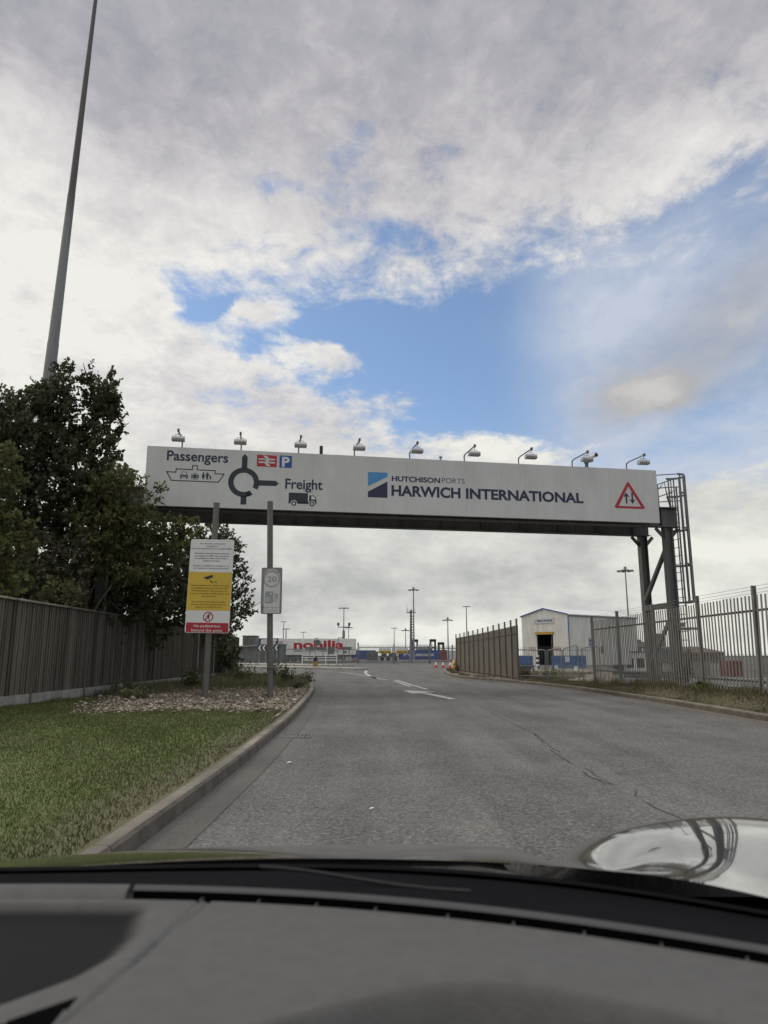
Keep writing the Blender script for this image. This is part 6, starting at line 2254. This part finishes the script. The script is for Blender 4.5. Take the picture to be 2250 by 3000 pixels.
td.links.new(rgbmix(X(an.outputs['Fac']), pd.inputs['Base Color'].links[0].from_socket, (0.016, 0.0155, 0.0155)), pd.inputs['Base Color'])
td.links.new((0.3 - 0.22 * X(an.outputs['Fac'])).v, pd.inputs['Specular IOR Level'])
mi = np.zeros(len(cc), dtype=np.int32)
wx = -.2315 - .12 * (.605 - cc[:, 1])
mi[(cc[:, 1] < .605) & (cc[:, 0] < wx) & (cc[:, 0] > wx - .95 * (.605 - cc[:, 1]))] = 2
mi[cc[:, 1] > slotf(cc[:, 0]) + .0042] = 2
dsh.data.polygons.foreach_set('material_index', mi)


def band(name, f0, f1, z0, z1, mat_, n=6, x0=-.85, x1=.62, arch=0.0, smooth=True, parent=None):
    xx = np.linspace(x0, x1, 120)
    rows = []
    for k in range(n + 1):
        u = k / n
        y_ = f0(xx) * (1 - u) + f1(xx) * u
        rows.append(np.stack([xx, y_, np.full_like(xx, z0 + (z1 - z0) * u) + arch * np.sin(np.pi * u)], -1))
    V = np.concatenate(rows)
    nc = len(xx)
    i_, j_ = np.meshgrid(np.arange(nc - 1), np.arange(n))
    a_ = (j_ * nc + i_).ravel()
    return npmesh(name, V, np.stack([a_, a_ + 1, a_ + nc + 1, a_ + nc], -1), mat_, parent or car_, smooth)


# vent slot: black trough, thin front lip, small dividers
slot = band('demister_vent', lambda x: slotf(x) + .004, lambda x: lipf(x) + .0, .884, .884, M_void, 2)
band('vent_back', lambda x: lipf(x) - .0005, lambda x: lipf(x) + .0, .884, .9095, M_void, 2, -.262, .62, 0, False, slot)
band('vent_lip', lambda x: lipf(x) - .001, lambda x: lipf(x) + .008, .9095, .9125, M_lip, 5, -.262, .62, .0015)
band('vent_end_pad', lambda x: slotf(x) + .0005, lambda x: lipf(x) + .008, .9037, .9125, M_dash, 6, -.85, -.268, .002)
for x_ in (-.19, -.13, -.07, -.01, .06, .12, .18, .24, .30):
    y0, y1 = float(slotf(x_)), float(lipf(x_))
    MB().bar((x_, y0 + .002, .9), (x_ + .003, y1 + .001, .903), .002, .004).build('vent_divider', M_lip, slot)
band('dark_insert', lambda x: slotf(x) - .30, lambda x: slotf(x) - .026, .882, .8855, M_dashd, 4, -.85, -.262) if False else None
# scuttle, its shade painted in as black, from under the dash lip to the bonnet's rear edge
BON = [(-1.2, 1.08), (-.57, 1.13), (-.38, 1.142), (-.2, 1.148), (-.01, 1.14), (.13, 1.112), (.25, 1.075), (.36, 1.015), (.47, .945), (.60, .85), (.8, .68)]
bonf = fit(BON, 6)
band('scuttle', lambda x: lipf(x) + .006, lambda x: bonf(x) + .02, .904, .836, M_scuttle, 12, -1.1, .75, -.006)
band('scuttle_seal', lambda x: bonf(x) - .035, lambda x: bonf(x) + .0, .848, .842, M_scuttle, 5, -1.1, .75, .003)
M_scuttle2 = mat('dull_wiper_grey', (0.022, 0.023, 0.024), .9, 0, .1)
# wiper lying along the base of the screen
b = MB()
pts = []
for k in range(24):
    x_ = -.27 + .62 * k / 23
    y_ = float(lipf(x_) * .42 + bonf(x_) * .58)
    pts.append((x_, y_, .876 - .016 * k / 23 + .006 * math.sin(k * .4)))
b.tube(pts[4:15], .003, 6)
b.build('wiper_arm', M_scuttle2, car_, smooth=True)

# bonnet with the raised right-hand wing
xs = np.linspace(-1.25, 1.05, 420)
ys = np.linspace(0, 1, 260)
V = []
for u in ys:
    y0 = bonf(np.clip(xs, -1.2, .8))
    yy = y0 + (2.45 - y0) * u
    d_ = yy - 1.1
    base = .858 - .13 * d_ - .13 * d_ * d_ - .03 * np.clip((-.05 - xs) / .7, 0, 2) ** 2 - .5 * np.clip(yy - 1.9, 0, 9) ** 2
    w = .842 + .055 * np.clip(yy - .93, -.3, 9) - .20 * np.clip(yy - 1.06, 0, 9) ** 2 - .5 * np.clip(yy - 1.5, 0, 9) ** 2
    s = ss((xs - .24) / .46)
    zz = base * (1 - s) + w * s
    zz = zz - .55 * np.clip(xs - .70, 0, 9) ** 2 - .04 * np.exp(-((xs - .36) / .09) ** 2) * ss((yy - 1.0) / .3)
    sl = ss((-.75 - xs) / .3)
    zz = zz * (1 - sl) + np.maximum(zz, w - .02) * sl * 0 + zz * sl
    V.append(np.stack([xs, yy, zz], -1))
V = np.concatenate(V)
nc = len(xs)
i_, j_ = np.meshgrid(np.arange(nc - 1), np.arange(len(ys) - 1))
a_ = (j_ * nc + i_).ravel()
B_ = V.reshape(len(ys), nc, 3)
npmesh('bonnet', V, np.stack([a_, a_ + 1, a_ + nc + 1, a_ + nc], -1), M_paint_car, car_, True)
for col_, nm_ in ((nc - 1, 'front_wing'), (0, 'front_wing')):
    top = B_[::10, col_]
    out_ = 1 if col_ else -1
    rows = [top, top + np.array([.02 * out_, 0, -.05])]
    low = top.copy()
    low[:, 2] = .30
    low[:, 0] += .01 * out_
    rows.append(low)
    VV = np.concatenate(rows)
    m_ = len(top)
    a2 = np.array([r * m_ + i for r in range(2) for i in range(m_ - 1)])
    npmesh(nm_, VV, np.stack([a2, a2 + 1, a2 + m_ + 1, a2 + m_], -1), M_paint_car, car_, True)
b = MB().box(-1.2, 1.0, 2.40, 2.52, .25, .42).box(-1.15, .95, 2.36, 2.42, .42, .52)
b.build('bumper', M_paint_car, car_, bevel=.05)
for cx in (-.95, .72):
    w_ = MB().cyl((cx - .1, 1.55, .33), (cx + .1, 1.55, .33), .33, n=24).build('wheel', M_rubber, car_)
